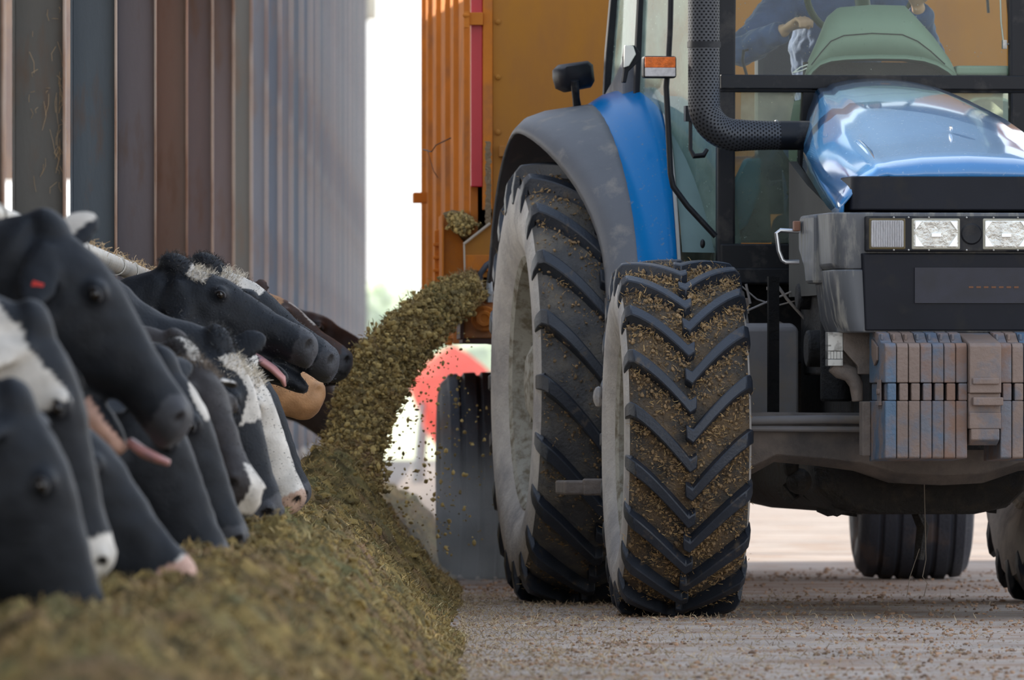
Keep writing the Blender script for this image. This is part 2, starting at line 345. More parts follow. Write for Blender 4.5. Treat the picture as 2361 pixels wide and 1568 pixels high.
# ---------------------------------------------------------------- silage heap along the feed fence
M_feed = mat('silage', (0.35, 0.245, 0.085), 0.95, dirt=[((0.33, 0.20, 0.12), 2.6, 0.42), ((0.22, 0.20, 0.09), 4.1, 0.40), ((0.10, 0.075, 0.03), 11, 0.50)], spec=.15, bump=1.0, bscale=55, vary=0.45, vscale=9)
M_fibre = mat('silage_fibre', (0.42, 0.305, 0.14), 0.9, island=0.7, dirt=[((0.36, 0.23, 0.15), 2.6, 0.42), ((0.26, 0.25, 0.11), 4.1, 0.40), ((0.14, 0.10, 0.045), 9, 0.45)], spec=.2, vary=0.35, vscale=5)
M_straw = mat('pale_straw', (0.62, 0.5, 0.26), 0.7, island=0.3)
def heap_h(X, d):
    ax = X + 0.035 * noise.noise((X * 2, d * 0.55, 3.3)) + 0.10 * noise.noise((0.3, d * 0.22, 9.1))
    h = interp(ax, [-1.27, -0.95, -0.75, -0.55, -0.42, -0.31, -0.21, -0.11, -0.02, 0.06], [0.34, 0.37, 0.40, 0.405, 0.37, 0.285, 0.165, 0.06, 0.012, -0.03])
    h *= interp(d, [13, 22, 26, 33, 37, 39.5, 42, 44, 50, 62], [0.80, 0.84, 0.92, 1.0, 0.98, 1.03, 1.10, 1.05, 0.9, 0.75])
    h += 0.13 * math.exp(-((X + 0.50) / 0.22) ** 2 - ((d - 42.6) / 1.3) ** 2)
    if h > 0.0:
        k = min(1, h / 0.08)
        h += k * (0.065 * noise.noise((X * 3.5, d * 2.2, 1)) + 0.050 * noise.noise((X * 9, d * 6, 2)) + 0.032 * noise.noise((X * 22, d * 16, 5)))
    return h
def heap():
    xs = np.linspace(-1.29, 0.10, 112); ds = []
    d = 12.5
    while d < 64: ds.append(d); d += 0.03 + 0.0 * d if 26 < d < 44 else 0.06
    ds = np.array(ds); nx, nd = len(xs), len(ds)
    V = np.zeros((nd, nx, 3)); V[..., 0] = xs[None, :]; V[..., 1] = ds[:, None]
    for j in range(nd):
        for i in range(nx):
            h = heap_h(xs[i], ds[j]); V[j, i, 2] = h + (0.012 * noise.noise((xs[i] * 60, ds[j] * 45, 7)) if h > 0.01 else 0)
    V[..., 2] = np.where(V[..., 2] < 0.003, -0.02, V[..., 2])
    idx = np.arange(nd * nx).reshape(nd, nx); Fq = np.stack([idx[:-1, :-1], idx[:-1, 1:], idx[1:, 1:], idx[1:, :-1]], -1).reshape(-1, 4)
    o = np_mesh('silage_heap', V.reshape(-1, 3), Fq, M_feed, smooth=True)
    tag(o, 'long heap of chopped green-brown silage lying along the cows\' muzzles', 'silage', kind='stuff')
    return o
HEAP = heap()
def fibres(name, P, Nn, ln, wd, m, parent, lift=0.6):
    """bent blades at points P with up vectors Nn"""
    n = len(P); dirv = rng.normal(size=(n, 3)); dirv[:, 2] = np.abs(dirv[:, 2]) * 0.6 + 0.05; dirv /= np.linalg.norm(dirv, axis=1)[:, None]
    dirv = dirv + Nn * lift * rng.uniform(0, 1, (n, 1)); dirv /= np.linalg.norm(dirv, axis=1)[:, None]
    L = (ln * rng.uniform(.4, 1.3, n))[:, None]; side = np.cross(dirv, rng.normal(size=(n, 3))); side /= np.linalg.norm(side, axis=1)[:, None]
    wv = side * (wd * rng.uniform(.5, 1.4, n))[:, None]; bend = rng.normal(size=(n, 3)) * L * .16
    a = P - dirv * L * .15; b = P + dirv * L * .45 + bend; c = P + dirv * L
    V = np.zeros((n, 6, 3)); V[:, 0] = a - wv; V[:, 1] = a + wv; V[:, 2] = b + wv; V[:, 3] = b - wv; V[:, 4] = c + wv * .4; V[:, 5] = c - wv * .4
    base = (np.arange(n) * 6)[:, None]; F1 = base + np.array([0, 1, 2, 3]); F2 = base + np.array([3, 2, 4, 5])
    return np_mesh(name, V.reshape(-1, 3), np.concatenate([F1, F2]), m, parent)
def heap_points(n, d0, d1, x0=-1.1, x1=0.03, pw=1.0):
    P = []
    while len(P) < n:
        X = random.uniform(x0, x1); d = d0 + (d1 - d0) * random.random() ** pw; h = heap_h(X, d)
        if h > 0.004: P.append((X, d, h))
    return np.array(P)
def heap_fibres():
    for nm, n, d0, d1, ln, wd, m in (('silage_fibres', 60000, 24, 45, .022, .0016, M_fibre), ('silage_fibres', 16000, 13, 24, .026, .0024, M_fibre),
                                 ('straw_pieces', 2600, 20, 45, .035, .0012, M_straw), ('silage_fibres', 9000, 45, 62, .026, .002, M_fibre)):
        P = heap_points(n, d0, d1); N = np.tile([0.25, -0.35, 0.9], (len(P), 1))
        tag(fibres(nm, P, N, ln, wd, m, HEAP), kind='stuff')
heap_fibres()
# clods on the heap
def clod_mesh(n, pts, rmin, rmax, name, m, parent, squash=0.8):
    ico = bmesh.new(); bmesh.ops.create_icosphere(ico, subdivisions=1, radius=1.0)
    bv = np.array([v.co[:] for v in ico.verts]); bf = np.array([[v.index for v in f.verts] for f in ico.faces]); ico.free()
    k = len(bv); V = np.zeros((n, k, 3)); r = rmin + (rmax - rmin) * rng.random(n) ** 2.2
    jit = 1 + rng.normal(size=(n, k, 1)) * .24
    V = bv[None] * jit * r[:, None, None] * rng.uniform(.6, 1.3, (n, 1, 3)) * np.array([1, 1, squash]) + pts[:, None, :]
    Fq = (bf[None] + (np.arange(n) * k)[:, None, None]).reshape(-1, 3)
    return np_mesh(name, V.reshape(-1, 3), Fq, m, parent, smooth=False)
P = heap_points(9000, 24, 45); tag(clod_mesh(len(P), P, .004, .022, 'silage_clods', mat('silage_clod', (0.32, 0.23, 0.08), .9, island=.55, bump=.8, bscale=120), HEAP), kind='stuff')
# ---------------------------------------------------------------- crumbs on the yard floor
def crumbs():
    n = 16000; Y = 29 + 22 * rng.random(n) ** 1.3; X = rng.uniform(-0.02, 2.9, n) * 1.0
    dens = np.array([noise.noise((x * 1.7, y * 0.7, 4)) for x, y in zip(X, Y)]); keep = dens > rng.uniform(-.55, .45, n)
    P = np.stack([X, Y, np.full(n, .002)], 1)[keep]
    o = clod_mesh(len(P), P, .001, .011, 'spilled_crumbs', mat('orange_crumb', (0.33, 0.21, 0.14), .9, island=.5), None, .7)
    tag(o, 'reddish brown crumbs of feed and dirt spilled over the yard floor', 'crumbs', kind='stuff')
    n = 9000; P = np.stack([rng.uniform(0, 2.4, n) ** 1.0 * rng.uniform(.0, 1, n), rng.uniform(30, 44, n), np.full(n, .003)], 1)
    tag(fibres('spilled_fibres', P, np.tile([0, 0, .1], (n, 1)), .022, .0012, mat('dry_chaff', (0.40, 0.31, 0.2), .8, island=.4), o, lift=.0), kind='stuff')
crumbs()
# ---------------------------------------------------------------- feed pouring out of the wagon
def stream():
    path = [(1105, 655, 44.0), (1050, 685, 43.9), (985, 735, 43.75), (920, 800, 43.6), (868, 870, 43.45), (836, 950, 43.3), (815, 1040, 43.1), (795, 1110, 42.9)]
    C = np.array([W(*p)[:] for p in path]); ts = np.linspace(0, 1, len(C)); rr = np.array([.055, .085, .105, .125, .135, .125, .125, .16])
    def at(t): return np.array([np.interp(t, ts, C[:, k]) for k in range(3)]), float(np.interp(t, ts, rr))
    m = MB(); rings = []
    for k in range(90):
        t = k / 89; c, r = at(t); c2, _ = at(min(1, t + .02)); c1, _ = at(max(0, t - .02)); T = Vector(c2 - c1).normalized(); u = Vector((0, 1, 0)); v = T.cross(u).normalized(); ring = []
        for j in range(30):
            a = 2 * math.pi * j / 30; rad = r * .80 * (1 + .30 * noise.noise((math.cos(a) * 1.6, math.sin(a) * 1.6, t * 22)) + .2 * noise.noise((math.cos(a) * 4, math.sin(a) * 4, t * 60)))
            ring.append(Vector(c) + (u * math.cos(a) + v * math.sin(a)) * rad)
        rings.append(ring)
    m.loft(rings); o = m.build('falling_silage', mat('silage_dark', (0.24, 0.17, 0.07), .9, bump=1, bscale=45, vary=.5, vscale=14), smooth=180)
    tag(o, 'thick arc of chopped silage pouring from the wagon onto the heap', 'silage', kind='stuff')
    n = 15000; t = rng.random(n); pts = np.zeros((n, 3)); N = np.zeros((n, 3))
    for i in range(n):
        c, r = at(t[i]); c2, _ = at(min(1, t[i] + .02)); c1, _ = at(max(0, t[i] - .02)); T = Vector(c2 - c1).normalized(); v = np.array(T.cross(Vector((0, 1, 0))).normalized()); a = rng.random() * 6.283
        q = r * (.74 + abs(rng.normal()) * .17); N[i] = (np.array([0, 1, 0]) * math.cos(a) + v * math.sin(a)); pts[i] = c + N[i] * q
    tag(clod_mesh(n, pts, .002, .014, 'flying_clods', mat('silage_fly', (0.36, 0.27, 0.11), .9, island=.6), o, 1), kind='stuff')
    n2 = 16000; k = rng.integers(0, n, n2); tag(fibres('flying_fibres', pts[k] + rng.normal(size=(n2, 3)) * .008, N[k], .026, .0014, M_fibre, o), kind='stuff')
    # loose bits raining under the arc, towards the wagon wheel
    n3 = 520; P = np.array([W(x, y, z)[:] for x, y, z in zip(rng.normal(960, 75, n3) + 40 * rng.random(n3), 760 + 520 * rng.random(n3), rng.uniform(43.2, 44.6, n3))])
    k = np.array([(p[0] - W(0, 0, 1)[0] * 0) for p in P])
    tag(clod_mesh(n3, P, .003, .010, 'raining_bits', mat('silage_fly', (0.36, 0.27, 0.11), .9, island=.6), o, 1), kind='stuff')
stream()
# ---------------------------------------------------------------- materials of the machines
M_rub = mat('tyre_rubber', (0.030, 0.034, 0.042), 0.55, dirt=((0.12, 0.10, 0.075), 9, 0.22), bump=0.35, bscale=60, vary=.3)
M_lug = mat('lug_rubber', (0.022, 0.028, 0.040), 0.42, dirt=((0.13, 0.10, 0.07), 20, 0.10), bump=0.2, bscale=90, vary=.3)
M_mudf = mat('muddy_tread', (0.10, 0.088, 0.075), 0.85, dirt=((0.22, 0.15, 0.085), 9, 0.55), bump=1.0, bscale=110, vary=.5, vscale=12)
M_mudr = mat('dusty_tread', (0.09, 0.088, 0.088), 0.7, dirt=((0.19, 0.165, 0.13), 6, 0.42), bump=.6, bscale=70, vary=.4, vscale=8)
M_side = mat('dusty_sidewall', (0.58, 0.54, 0.49), 0.8, dirt=((0.38, 0.355, 0.34), 4, 0.45), bump=0.4, bscale=50, vary=.2)
M_rim = mat('dusty_rim', (0.40, 0.38, 0.32), 0.6, 0.1, dirt=((0.20, 0.17, 0.12), 22, 0.5), bump=.3)
M_blue = mat('blue_paint', (0.0, 0.145, 0.41), 0.28, spec=.22, dirt=((0.16, 0.20, 0.22), 60, 0.05, .6), vary=.04)
M_hood = mat('blue_bonnet', (0.045, 0.21, 0.48), 0.12, coat=1.0, dirt=((0.42, 0.52, 0.58), 70, 0.03, .5), vary=.10)
M_grey = mat('grey_plastic', (0.115, 0.12, 0.135), 0.55, dirt=((0.26, 0.24, 0.22), 9, 0.25), bump=.06, bscale=90, vary=.12)
M_dark = mat('charcoal_plastic', (0.009, 0.010, 0.015), 0.5, spec=.2, dirt=((0.028, 0.027, 0.026), 7, 0.2), vary=.2)
M_corner = mat('scuffed_corner', (0.085, 0.09, 0.10), 0.38, dirt=((0.26, 0.25, 0.22), 26, 0.38), stretch=(1, 1, .22), vary=.2)
M_black = mat('black_paint', (0.006, 0.007, 0.010), 0.45, spec=.3, dirt=((0.06, 0.055, 0.05), 8, 0.28), vary=.2)
M_void = mat('engine_black', (0.010, 0.010, 0.011), 0.7, dirt=((0.03, 0.027, 0.024), 12, .4), bump=.6)
M_cast = mat('dirty_casting', (0.19, 0.155, 0.13), 0.7, 0.1, dirt=((0.10, 0.09, 0.085), 4, 0.40), bump=.4, bscale=40, vary=.25)
M_oily = mat('oily_casting', (0.028, 0.024, 0.02), 0.6, dirt=((0.07, 0.055, 0.04), 12, .35), bump=1, bscale=35)
M_tank = mat('dusty_tank', (0.20, 0.19, 0.19), 0.6, dirt=((0.26, 0.22, 0.18), 5, 0.45), vary=.2)
M_steel = mat('bare_steel', (0.42, 0.42, 0.40), 0.4, .7, dirt=((0.25, .22, .18), 15, .4))
M_chrome = mat('bright_steel', (0.5, 0.52, 0.55), 0.2, .9)
M_cons = mat('green_grey_plastic', (0.20, 0.27, 0.20), 0.55, vary=.08, dirt=((0.32, 0.36, 0.28), 90, .0))
M_glass = glass_mat('windscreen_glass', (0.86, 0.93, 0.88), 0.045, (0.55, 0.6, 0.5))
M_gside = glass_mat('side_glass', (0.78, 0.92, 0.86), 0.34, (0.62, 0.80, 0.72), .05)
M_pane = glass_mat('dusty_pane_glass', (.8, .85, .75), .62, (.80, .78, .62))
M_glow = glass_mat('lower_glass', (0.70, 0.82, 0.72), 0.28, (0.5, 0.58, 0.5))
T = Frame(1.78, 39.6, R(7.0))
TR = empty('tractor', (1.78, 39.6, 0), R(7.0))
tag(TR, 'blue farm tractor with front weights, driving towards the viewer ahead of the orange wagon', 'tractor')

# ---------------------------------------------------------------- agricultural wheel
def ag_wheel(name, Rr, wd, rim_r, side, nl, lugh, lugw, tread, sweep, clumps=0):
    """centre at origin, axle along x; side -1: outer face towards -x. Lugs form a V pointing down at the front."""
    hw = wd / 2; Rc = Rr - lugh
    crown = 0.035 * Rr
    def rad(t): return Rc - crown * (abs(t) / (hw * .86)) ** 2.4
    prof = []
    for t in np.linspace(-hw * .86, hw * .86, 15): prof.append((t, rad(t)))
    sh = [(hw * .97, Rc - crown - .035 * Rr), (hw * 1.02, lerp(Rc, rim_r, .35)), (hw * 1.03, lerp(Rc, rim_r, .55)), (hw * .96, lerp(Rc, rim_r, .78)), (hw * .84, lerp(Rc, rim_r, .93)), (hw * .80, rim_r + .012)]
    nt_ = len(prof)
    full = [(-a, b) for a, b in sh[::-1]] + prof + sh
    m = MB(); N = 96
    rings = []
    for k in range(N):
        a = 2 * math.pi * k / N; jig = 1
        rings.append([(t, -r * math.sin(a), r * math.cos(a)) for t, r in full])
    P = len(full); vs = [p for r_ in rings for p in r_]
    m.v = vs
    for k in range(N):
        k2 = (k + 1) % N
        for i in range(P - 1):
            m.f.append((k * P + i, k * P + i + 1, k2 * P + i + 1, k2 * P + i)); m.m.append(0 if len(sh) - 1 <= i < len(sh) + nt_ else 1)
    # bars
    m.mi = 2
    for s in (-1, 1):
        for k in range(nl):
            a0 = 2 * math.pi * (k + (0.5 if s > 0 else 0)) / nl
            rings = []
            for q in np.linspace(0, 1, 13):
                if q < .8:
                    u = q / .8; t = s * lerp(-.02, hw * .97, u); rbase = rad(min(abs(t), hw * .93)) - .012; rtop = Rr - crown * .75 * (abs(t) / hw) ** 2.6; nrm = 0
                else:
                    u = (q - .8) / .2; t = s * lerp(hw * .97, hw * 1.035, min(1, u * 2)); rtop = lerp(Rr - crown * .75, lerp(Rc, rim_r, .36), u); rbase = rtop
                # angle of the bar's midline: centre ahead (lower at the front) of the shoulder
                ang = a0 + sweep * max(0.0, 1 - abs(t) / hw) ** 1.25
                hwid = lugw * lerp(.85, 1.0, q) / 2 / Rr
                tb = t
                if q < .8: pts = [(t, rbase, ang - hwid * 1.5), (t, rtop, ang - hwid), (t, rtop, ang + hwid), (t, rbase, ang + hwid * 1.5)]
                else:
                    ti = s * hw * .93; pts = [(ti, rbase - .02, ang - hwid * 1.3), (t, rtop, ang - hwid), (t, rtop, ang + hwid), (ti, rbase - .02, ang + hwid * 1.3)]
                rings.append([(x, -r * math.sin(an), r * math.cos(an)) for x, r, an in pts])
            # angle is measured from the top going towards the front (-y) side
            m.loft(rings)
    o = m.build(name, [tread, M_side, M_lug], None, smooth=38, bevel=.004, seg=1)
    # the rim: dish with bead, outer side = side
    r = MB(); x0 = side * hw * .80
    prof = [(x0, rim_r + .022), (x0 + side * .012, rim_r + .012), (x0, rim_r - .012), (x0 - side * .05, rim_r - .03), (x0 - side * .13, rim_r - .06), (x0 - side * .16, rim_r - .075), (x0 - side * .10, rim_r * .55), (x0 - side * .08, rim_r * .34), (x0 - side * .02, rim_r * .30), (x0 + side * .0, rim_r * .22), (x0 + side * .0, .001)]
    r.lathe(prof, 'x', n=64); r.lathe([(-a * 1.0, b) for a, b in prof[:6]] + [(-x0 + side * .3 * hw, rim_r * .6), (-x0 + side * .3 * hw, .001)], 'x', n=64)
    for k in range(8):
        a = k * math.pi / 4; r.cyl((x0 - side * .06, math.cos(a) * rim_r * .42, math.sin(a) * rim_r * .42), (x0 - side * .10 + side * .07, math.cos(a) * rim_r * .42, math.sin(a) * rim_r * .42), .014, n=6)
    r.build('rim', M_rim, o)
    if clumps:
        n = clumps; t = rng.uniform(-hw * .95, hw * .95, n); an = rng.uniform(0, 2 * math.pi, n)
        # mud sits against the lower flank of each bar
        kk = rng.integers(0, nl, n); s = np.sign(t); base = 2 * math.pi * (kk + np.where(s > 0, .5, 0)) / nl; mid = base + sweep * np.maximum(0, 1 - np.abs(t) / hw) ** 1.25
        an = mid + (lugw * .5 + np.abs(rng.normal(size=n)) * .075) / Rr
        rr = np.array([rad(x) for x in t]) + rng.uniform(-.002, lugh * .65, n) * np.exp(-np.abs(an - mid - lugw * .5 / Rr) * Rr / .07)
        P_ = np.stack([t, -rr * np.sin(an), rr * np.cos(an)], 1); Nn = np.stack([t * 0, -np.sin(an), np.cos(an)], 1)
        tag(clod_mesh(n, P_, .002, .008, 'caked_mud', mat('caked_mud', (0.25, 0.17, 0.095), .9, island=.5), o, 1), kind='stuff')
        n2 = clumps; kx = rng.integers(0, n, n2); tag(fibres('caked_straw', P_[kx] + rng.normal(size=(n2, 3)) * .012 + Nn[kx] * .004, Nn[kx], .017, .0010, mat('mud_straw', (0.42, 0.28, 0.12), .8, island=.5), o), kind='stuff')
    return o
def place(o, x, y, z, rz=0): o.parent = TR; o.location = (x, y, z); o.rotation_euler = (0, 0, rz)
fw = ag_wheel('front_tyre', .668, .455, .37, -1, 19, .042, .056, M_mudf, .34, 9000); place(fw, -.985, -.02, .662, R(-3.0))
fw.rotation_euler = (R(4), 0, R(-3.0))
fr = ag_wheel('front_tyre', .668, .455, .37, 1, 19, .042, .056, M_mudf, .34, 0); place(fr, .985, -.02, .662, R(-3.0))
rw = ag_wheel('rear_tyre', .882, .52, .49, -1, 20, .048, .066, M_mudr, .32, 3000); place(rw, -.995, 2.6, .876)
rr_ = ag_wheel('rear_tyre', .882, .52, .49, 1, 20, .048, .066, M_mudr, .32, 0); place(rr_, .995, 2.6, .876)

# ---------------------------------------------------------------- bonnet
def pale_top(m):       # upward faces paled: sky reflection put into the colour, with sunlit dust
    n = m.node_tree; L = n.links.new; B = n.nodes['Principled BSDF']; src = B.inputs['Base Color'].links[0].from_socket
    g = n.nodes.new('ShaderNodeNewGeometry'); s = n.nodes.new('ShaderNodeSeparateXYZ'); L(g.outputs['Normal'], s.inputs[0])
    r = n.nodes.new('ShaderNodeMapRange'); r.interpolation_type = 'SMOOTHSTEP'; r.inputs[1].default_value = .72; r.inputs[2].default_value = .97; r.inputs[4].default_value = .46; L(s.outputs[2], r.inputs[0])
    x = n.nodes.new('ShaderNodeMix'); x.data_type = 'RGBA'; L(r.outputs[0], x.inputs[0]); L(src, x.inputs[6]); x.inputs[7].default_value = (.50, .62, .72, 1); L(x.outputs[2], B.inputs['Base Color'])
pale_top(M_hood)
def bonnet():
    secs = [(1.38, 2.052, .225, 2.00, .285, 1.80), (1.15, 2.035, .245, 1.98, .315, 1.76), (.9, 2.01, .27, 1.945, .36, 1.73), (.6, 1.975, .295, 1.90, .41, 1.69), (.3, 1.925, .315, 1.855, .44, 1.655), (0, 1.865, .33, 1.80, .462, 1.61), (-.25, 1.80, .34, 1.745, .475, 1.56), (-.45, 1.757, .345, 1.712, .482, 1.52), (-.62, 1.722, .345, 1.680, .487, 1.495), (-.70, 1.703, .345, 1.664, .488, 1.487), (-.755, 1.682, .345, 1.648, .488, 1.485), (-.782, 1.655, .345, 1.632, .487, 1.485), (-.79, 1.622, .34, 1.612, .48, 1.485)]
    m = MB(); rings = []
    for (y, zt, ws, zs, wb, zb) in secs:
        r = []
        r += [(-wb, zb), (-wb + .004, lerp(zb, zs, .3)), (-lerp(wb, ws, .30), lerp(zb, zs, .62)), (-lerp(wb, ws, .62), lerp(zb, zs, .86)), (-ws - .018, zs - .006), (-ws, zs + .012), (-ws + .035, zs + .016), (-ws * .8, lerp(zs, zt, .55)), (-ws * .5, lerp(zs, zt, .85)), (-ws * .2, zt - .002)]
        r = r + [(0, zt)] + [(-a, b) for a, b in r[::-1]]
        rings.append([(a, y, b) for a, b in r])
    m.loft(rings, False, False, closed=False)
    # front lip folding down to the grille
    y, zt, ws, zs, wb, zb = secs[-1]
    top = rings[-1]; low = [(p[0] * 1.0, -.796, p[2] - .014 if abs(p[0]) < .36 else p[2]) for p in top]
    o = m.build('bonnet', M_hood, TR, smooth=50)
    s = o.modifiers.new('thick', 'SOLIDIFY'); s.thickness = .012; s.offset = -1
    b = MB()
    p = T(2190, 298, -.25); 
    b.ell((p.x, -.27, 1.812), (.006, .03, .012), 12, 8); b.build('mascot_stub', M_chrome, o)
    d = MB(); d.tube([(-.325, -.2, 1.765), (-.33, -.45, 1.722), (-.335, -.74, 1.655)], [.010, .012, .010], 10); d.build('bonnet_ridge', M_hood, o)
    d = MB(); d.tube([(.325, -.2, 1.765), (.33, -.45, 1.722), (.335, -.74, 1.655)], [.010, .012, .010], 10); d.build('bonnet_ridge', M_hood, o)
    return o
BON = bonnet()
# ---------------------------------------------------------------- nose, lamps, grille
def nose():
    # dark upper band, lamp band, lower grille; half-outline in plan with rounded corners
    def plan(hw, y0, back, r):      # rounded front
        pts = [(-hw, back)]
        for k in range(7): a = math.pi - k * math.pi / 12; pts.append((-hw + r + r * math.cos(a), y0 + r - r * math.sin(a)))
        pts += [(-x, y) for x, y in pts[::-1]]
        return pts
    m = MB(); a = plan(.445, -.80, -.5, .04); b = plan(.45, -.815, -.5, .04)
    m.loft([[(x, y, 1.50) for x, y in b], [(x, y, 1.625) for x, y in a]]); m.build('upper_grille', M_dark, TR, smooth=40, bevel=.006)
    m = MB(); m.loft([[(x, y, z) for x, y in plan(hw, y0, -.35, .07)] for hw, y0, z in ((.47, -.835, 1.052), (.492, -.835, 1.10), (.515, -.83, 1.27), (.515, -.83, 1.283))]); o1 = m.build('lower_nose', M_corner, TR, smooth=40, bevel=.006)
    m = MB(); m.loft([[(x, y, z) for x, y in plan(hw, y0, -.30, .06)] for hw, y0, z in ((.505, -.82, 1.283), (.522, -.822, 1.30), (.53, -.82, 1.492))]); o2 = m.build('lamp_surround', M_corner, TR, smooth=40, bevel=.006)
    # front mesh grille panel, slightly darker, proud of the nose
    m = MB(); m.loft([[(x, -.845, z) for x, z in ((-.40, 1.06), (-.41, 1.34), (.41, 1.34), (.40, 1.06))], [(x, -.80, z) for x, z in ((-.41, 1.055), (-.42, 1.345), (.42, 1.345), (.41, 1.055))]])
    g = m.build('grille', M_dark, TR, smooth=0, bevel=.004)
    m = MB(); m.box(-.22, .22, -.851, -.845, 1.16, 1.29); m.build('plate', mat('smudged_plate', (0.008, 0.009, 0.020), .45, vary=.4, vscale=14), g, smooth=0)
    m = MB()
    for k in range(7): m.box(-.02 + k * .028, -.003 + k * .028, -.8525, -.851, 1.215, 1.222)
    m.build('plate_marks', mat('faded_orange', (0.14, .055, .02), .6), g, smooth=0)
    # lamp band frame
    m = MB(); f = T(1988, 500, -.86); 
    z0, z1 = 1.348, 1.478
    xs = [(-.386, -.262), (-.228, -.060), (.036, .196), (.228, .352)]
    m.prism([(-.402, z0), (.402, z0), (.402, z1), (-.402, z1)], -.862, -.80, 'y')
    fr_ = m.build('lamp_frame', M_black, TR, smooth=0, bevel=.006)
    refl = mat('lamp_reflector', (0.85, 0.80, 0.70), .18, .9, bump=.9, bscale=26, vary=.3, vscale=16)
    lens = glass_mat('lamp_glass', (0.95, .95, .92), .05, (.8, .8, .75)); fl = mat('fluted_lens', (0.62, 0.61, 0.62), .18, .0, bump=1.0, bscale=55, stretch=(2.5, 1, .3))
    for i, (a, b) in enumerate(xs):
        mid = i in (1, 2)
        m = MB(); m.prism([(a, z0 + .014), (b, z0 + .014), (b, z1 - .014), (a, z1 - .014)], -.868, -.855, 'y'); hd = m.build('headlamp' if mid else 'indicator_lamp', refl if mid else fl, fr_, smooth=0, bevel=.01)
        m = MB(); m.prism([(a - .006, z0 + .008), (b + .006, z0 + .008), (b + .006, z1 - .008), (a - .006, z1 - .008)], -.866, -.856, 'y'); m.build('bezel', mat('brass_bezel' if not mid else 'pale_bezel', (.10, .075, .03) if not mid else (.34, .32, .25), .5), fr_, smooth=0, bevel=.006)
        if mid:
            m = MB(); c = ((a + b) / 2, 0, (z0 + z1) / 2)
            m.box(c[0] - .018, c[0] + .018, -.876, -.868, c[2] - .012, c[2] + .003)
            for s in (-1, 1): m.prism([(c[0] + s * .045, z0 + .018), (c[0] + s * .078, z0 + .018), (c[0] + s * .078, c[2])], -.872, -.868, 'y'); m.prism([(c[0] + s * .05, z1 - .018), (c[0] + s * .078, z1 - .018), (c[0] + s * .078, c[2] + .01)], -.872, -.868, 'y')
            m.build('lamp_insert', mat('lamp_white', (.9, .9, .86), .15, .3), fr_, smooth=0, bevel=.002)
        else:
            m = MB()
            for k in range(14): x = lerp(a + .006, b - .006, k / 13); m.cyl((x, -.868, z0 + .018), (x, -.868, z1 - .018), .0035, n=6)
            m.build('fluting', fl, fr_, smooth=40)
    m = MB(); m.lathe([(-.866, .001), (-.868, .034), (-.862, .040)], 'y', (-.012, 0, (z0 + z1) / 2), 24); m.build('round_cap', M_black, fr_)
    for x in (-.30, -.245, -.17, -.03, .07, .16): 
        for z in (z0 + .006, z1 - .005): m = MB(); m.ell((x, -.864, z), .004, 8, 6); m.build('screw', M_steel, fr_)
    # side skirts and grab handle
    for s in (-1, 1):
        m = MB(); m.prism([(-.52, 1.49), (-.20, 1.49), (-.16, 1.45), (-.17, 1.36), (-.30, 1.29), (-.34, 1.235), (-.52, 1.235)], s * .50, s * .545, 'x'); m.build('side_skirt', M_corner, TR, smooth=0, bevel=.012)
        m = MB(); m.prism([(-.42, 1.45), (.55, 1.62), (1.0, 1.72), (1.0, 1.20), (-.1, 1.20), (-.42, 1.25)], s * .37, s * .40, 'x'); m.build('engine_side_panel', mat('sooty_panel', (.045, .045, .04), .7, vary=.3), TR, smooth=0)
        # grab handle
        x = s * .55; x2 = s * .635
        m = MB(); m.tube([(x, -.22, 1.432), (x2 - s * .015, -.22, 1.436), (x2, -.22, 1.425), (x2 - s * .008, -.22, 1.36), (x2 - s * .022, -.22, 1.325), (x2 - s * .035, -.22, 1.318), (x, -.22, 1.318)], .0085, 10); m.build('grab_handle', M_chrome, TR)
    m = MB(); m.box(-.575, -.55, -.26, -.22, 1.432, 1.47); m.build('side_clip', mat('rusty_clip', (.22, .1, .06), .6), TR, smooth=0, bevel=.004)
    m = MB(); m.prism([(-.555, 1.0), (-.495, 1.0), (-.495, .965), (-.44, .95), (-.44, 1.05), (-.555, 1.05)], -.62, -.58, 'y')
    # bracket with square holes left of the weights
    m = MB()
    X0, X1 = -.512, -.455
    for a, b, c, d in ((X0, X1, .985, 1.055), (X0, X0 + .012, .955, .985), (X0 + .022, X0 + .034, .955, .985), (X1 - .01, X1, .955, .985), (X0, X1, .93, .955), (X0, X0 + .014, 1.0, 1.01)): m.box(a, b, -.66, -.60, c, d)
    m.box(X0, X1, -.655, -.6, .955, .985)
    m.build('slotted_bracket', M_steel, TR, smooth=0, bevel=.002)
    m = MB(); m.mi = 0; m.loft([[(x, y, z) for x, y in ((-w0, -.66), (-w1, -.66), (-w1, -.30), (-w0, -.30))] for w0, w1, z in ((.455, .2, 1.06), (.455, .2, .99), (.40, .2, .93), (.40, .2, .90))])
    m.tube([(-.485, -.62, .935), (-.46, -.62, .915), (-.42, -.62, .90), (-.40, -.62, .86), (-.395, -.62, .80)], [.03, .032, .032, .026, .02], 12)
    m.build('weight_carrier', M_cast, TR, smooth=40, bevel=.004)
nose()
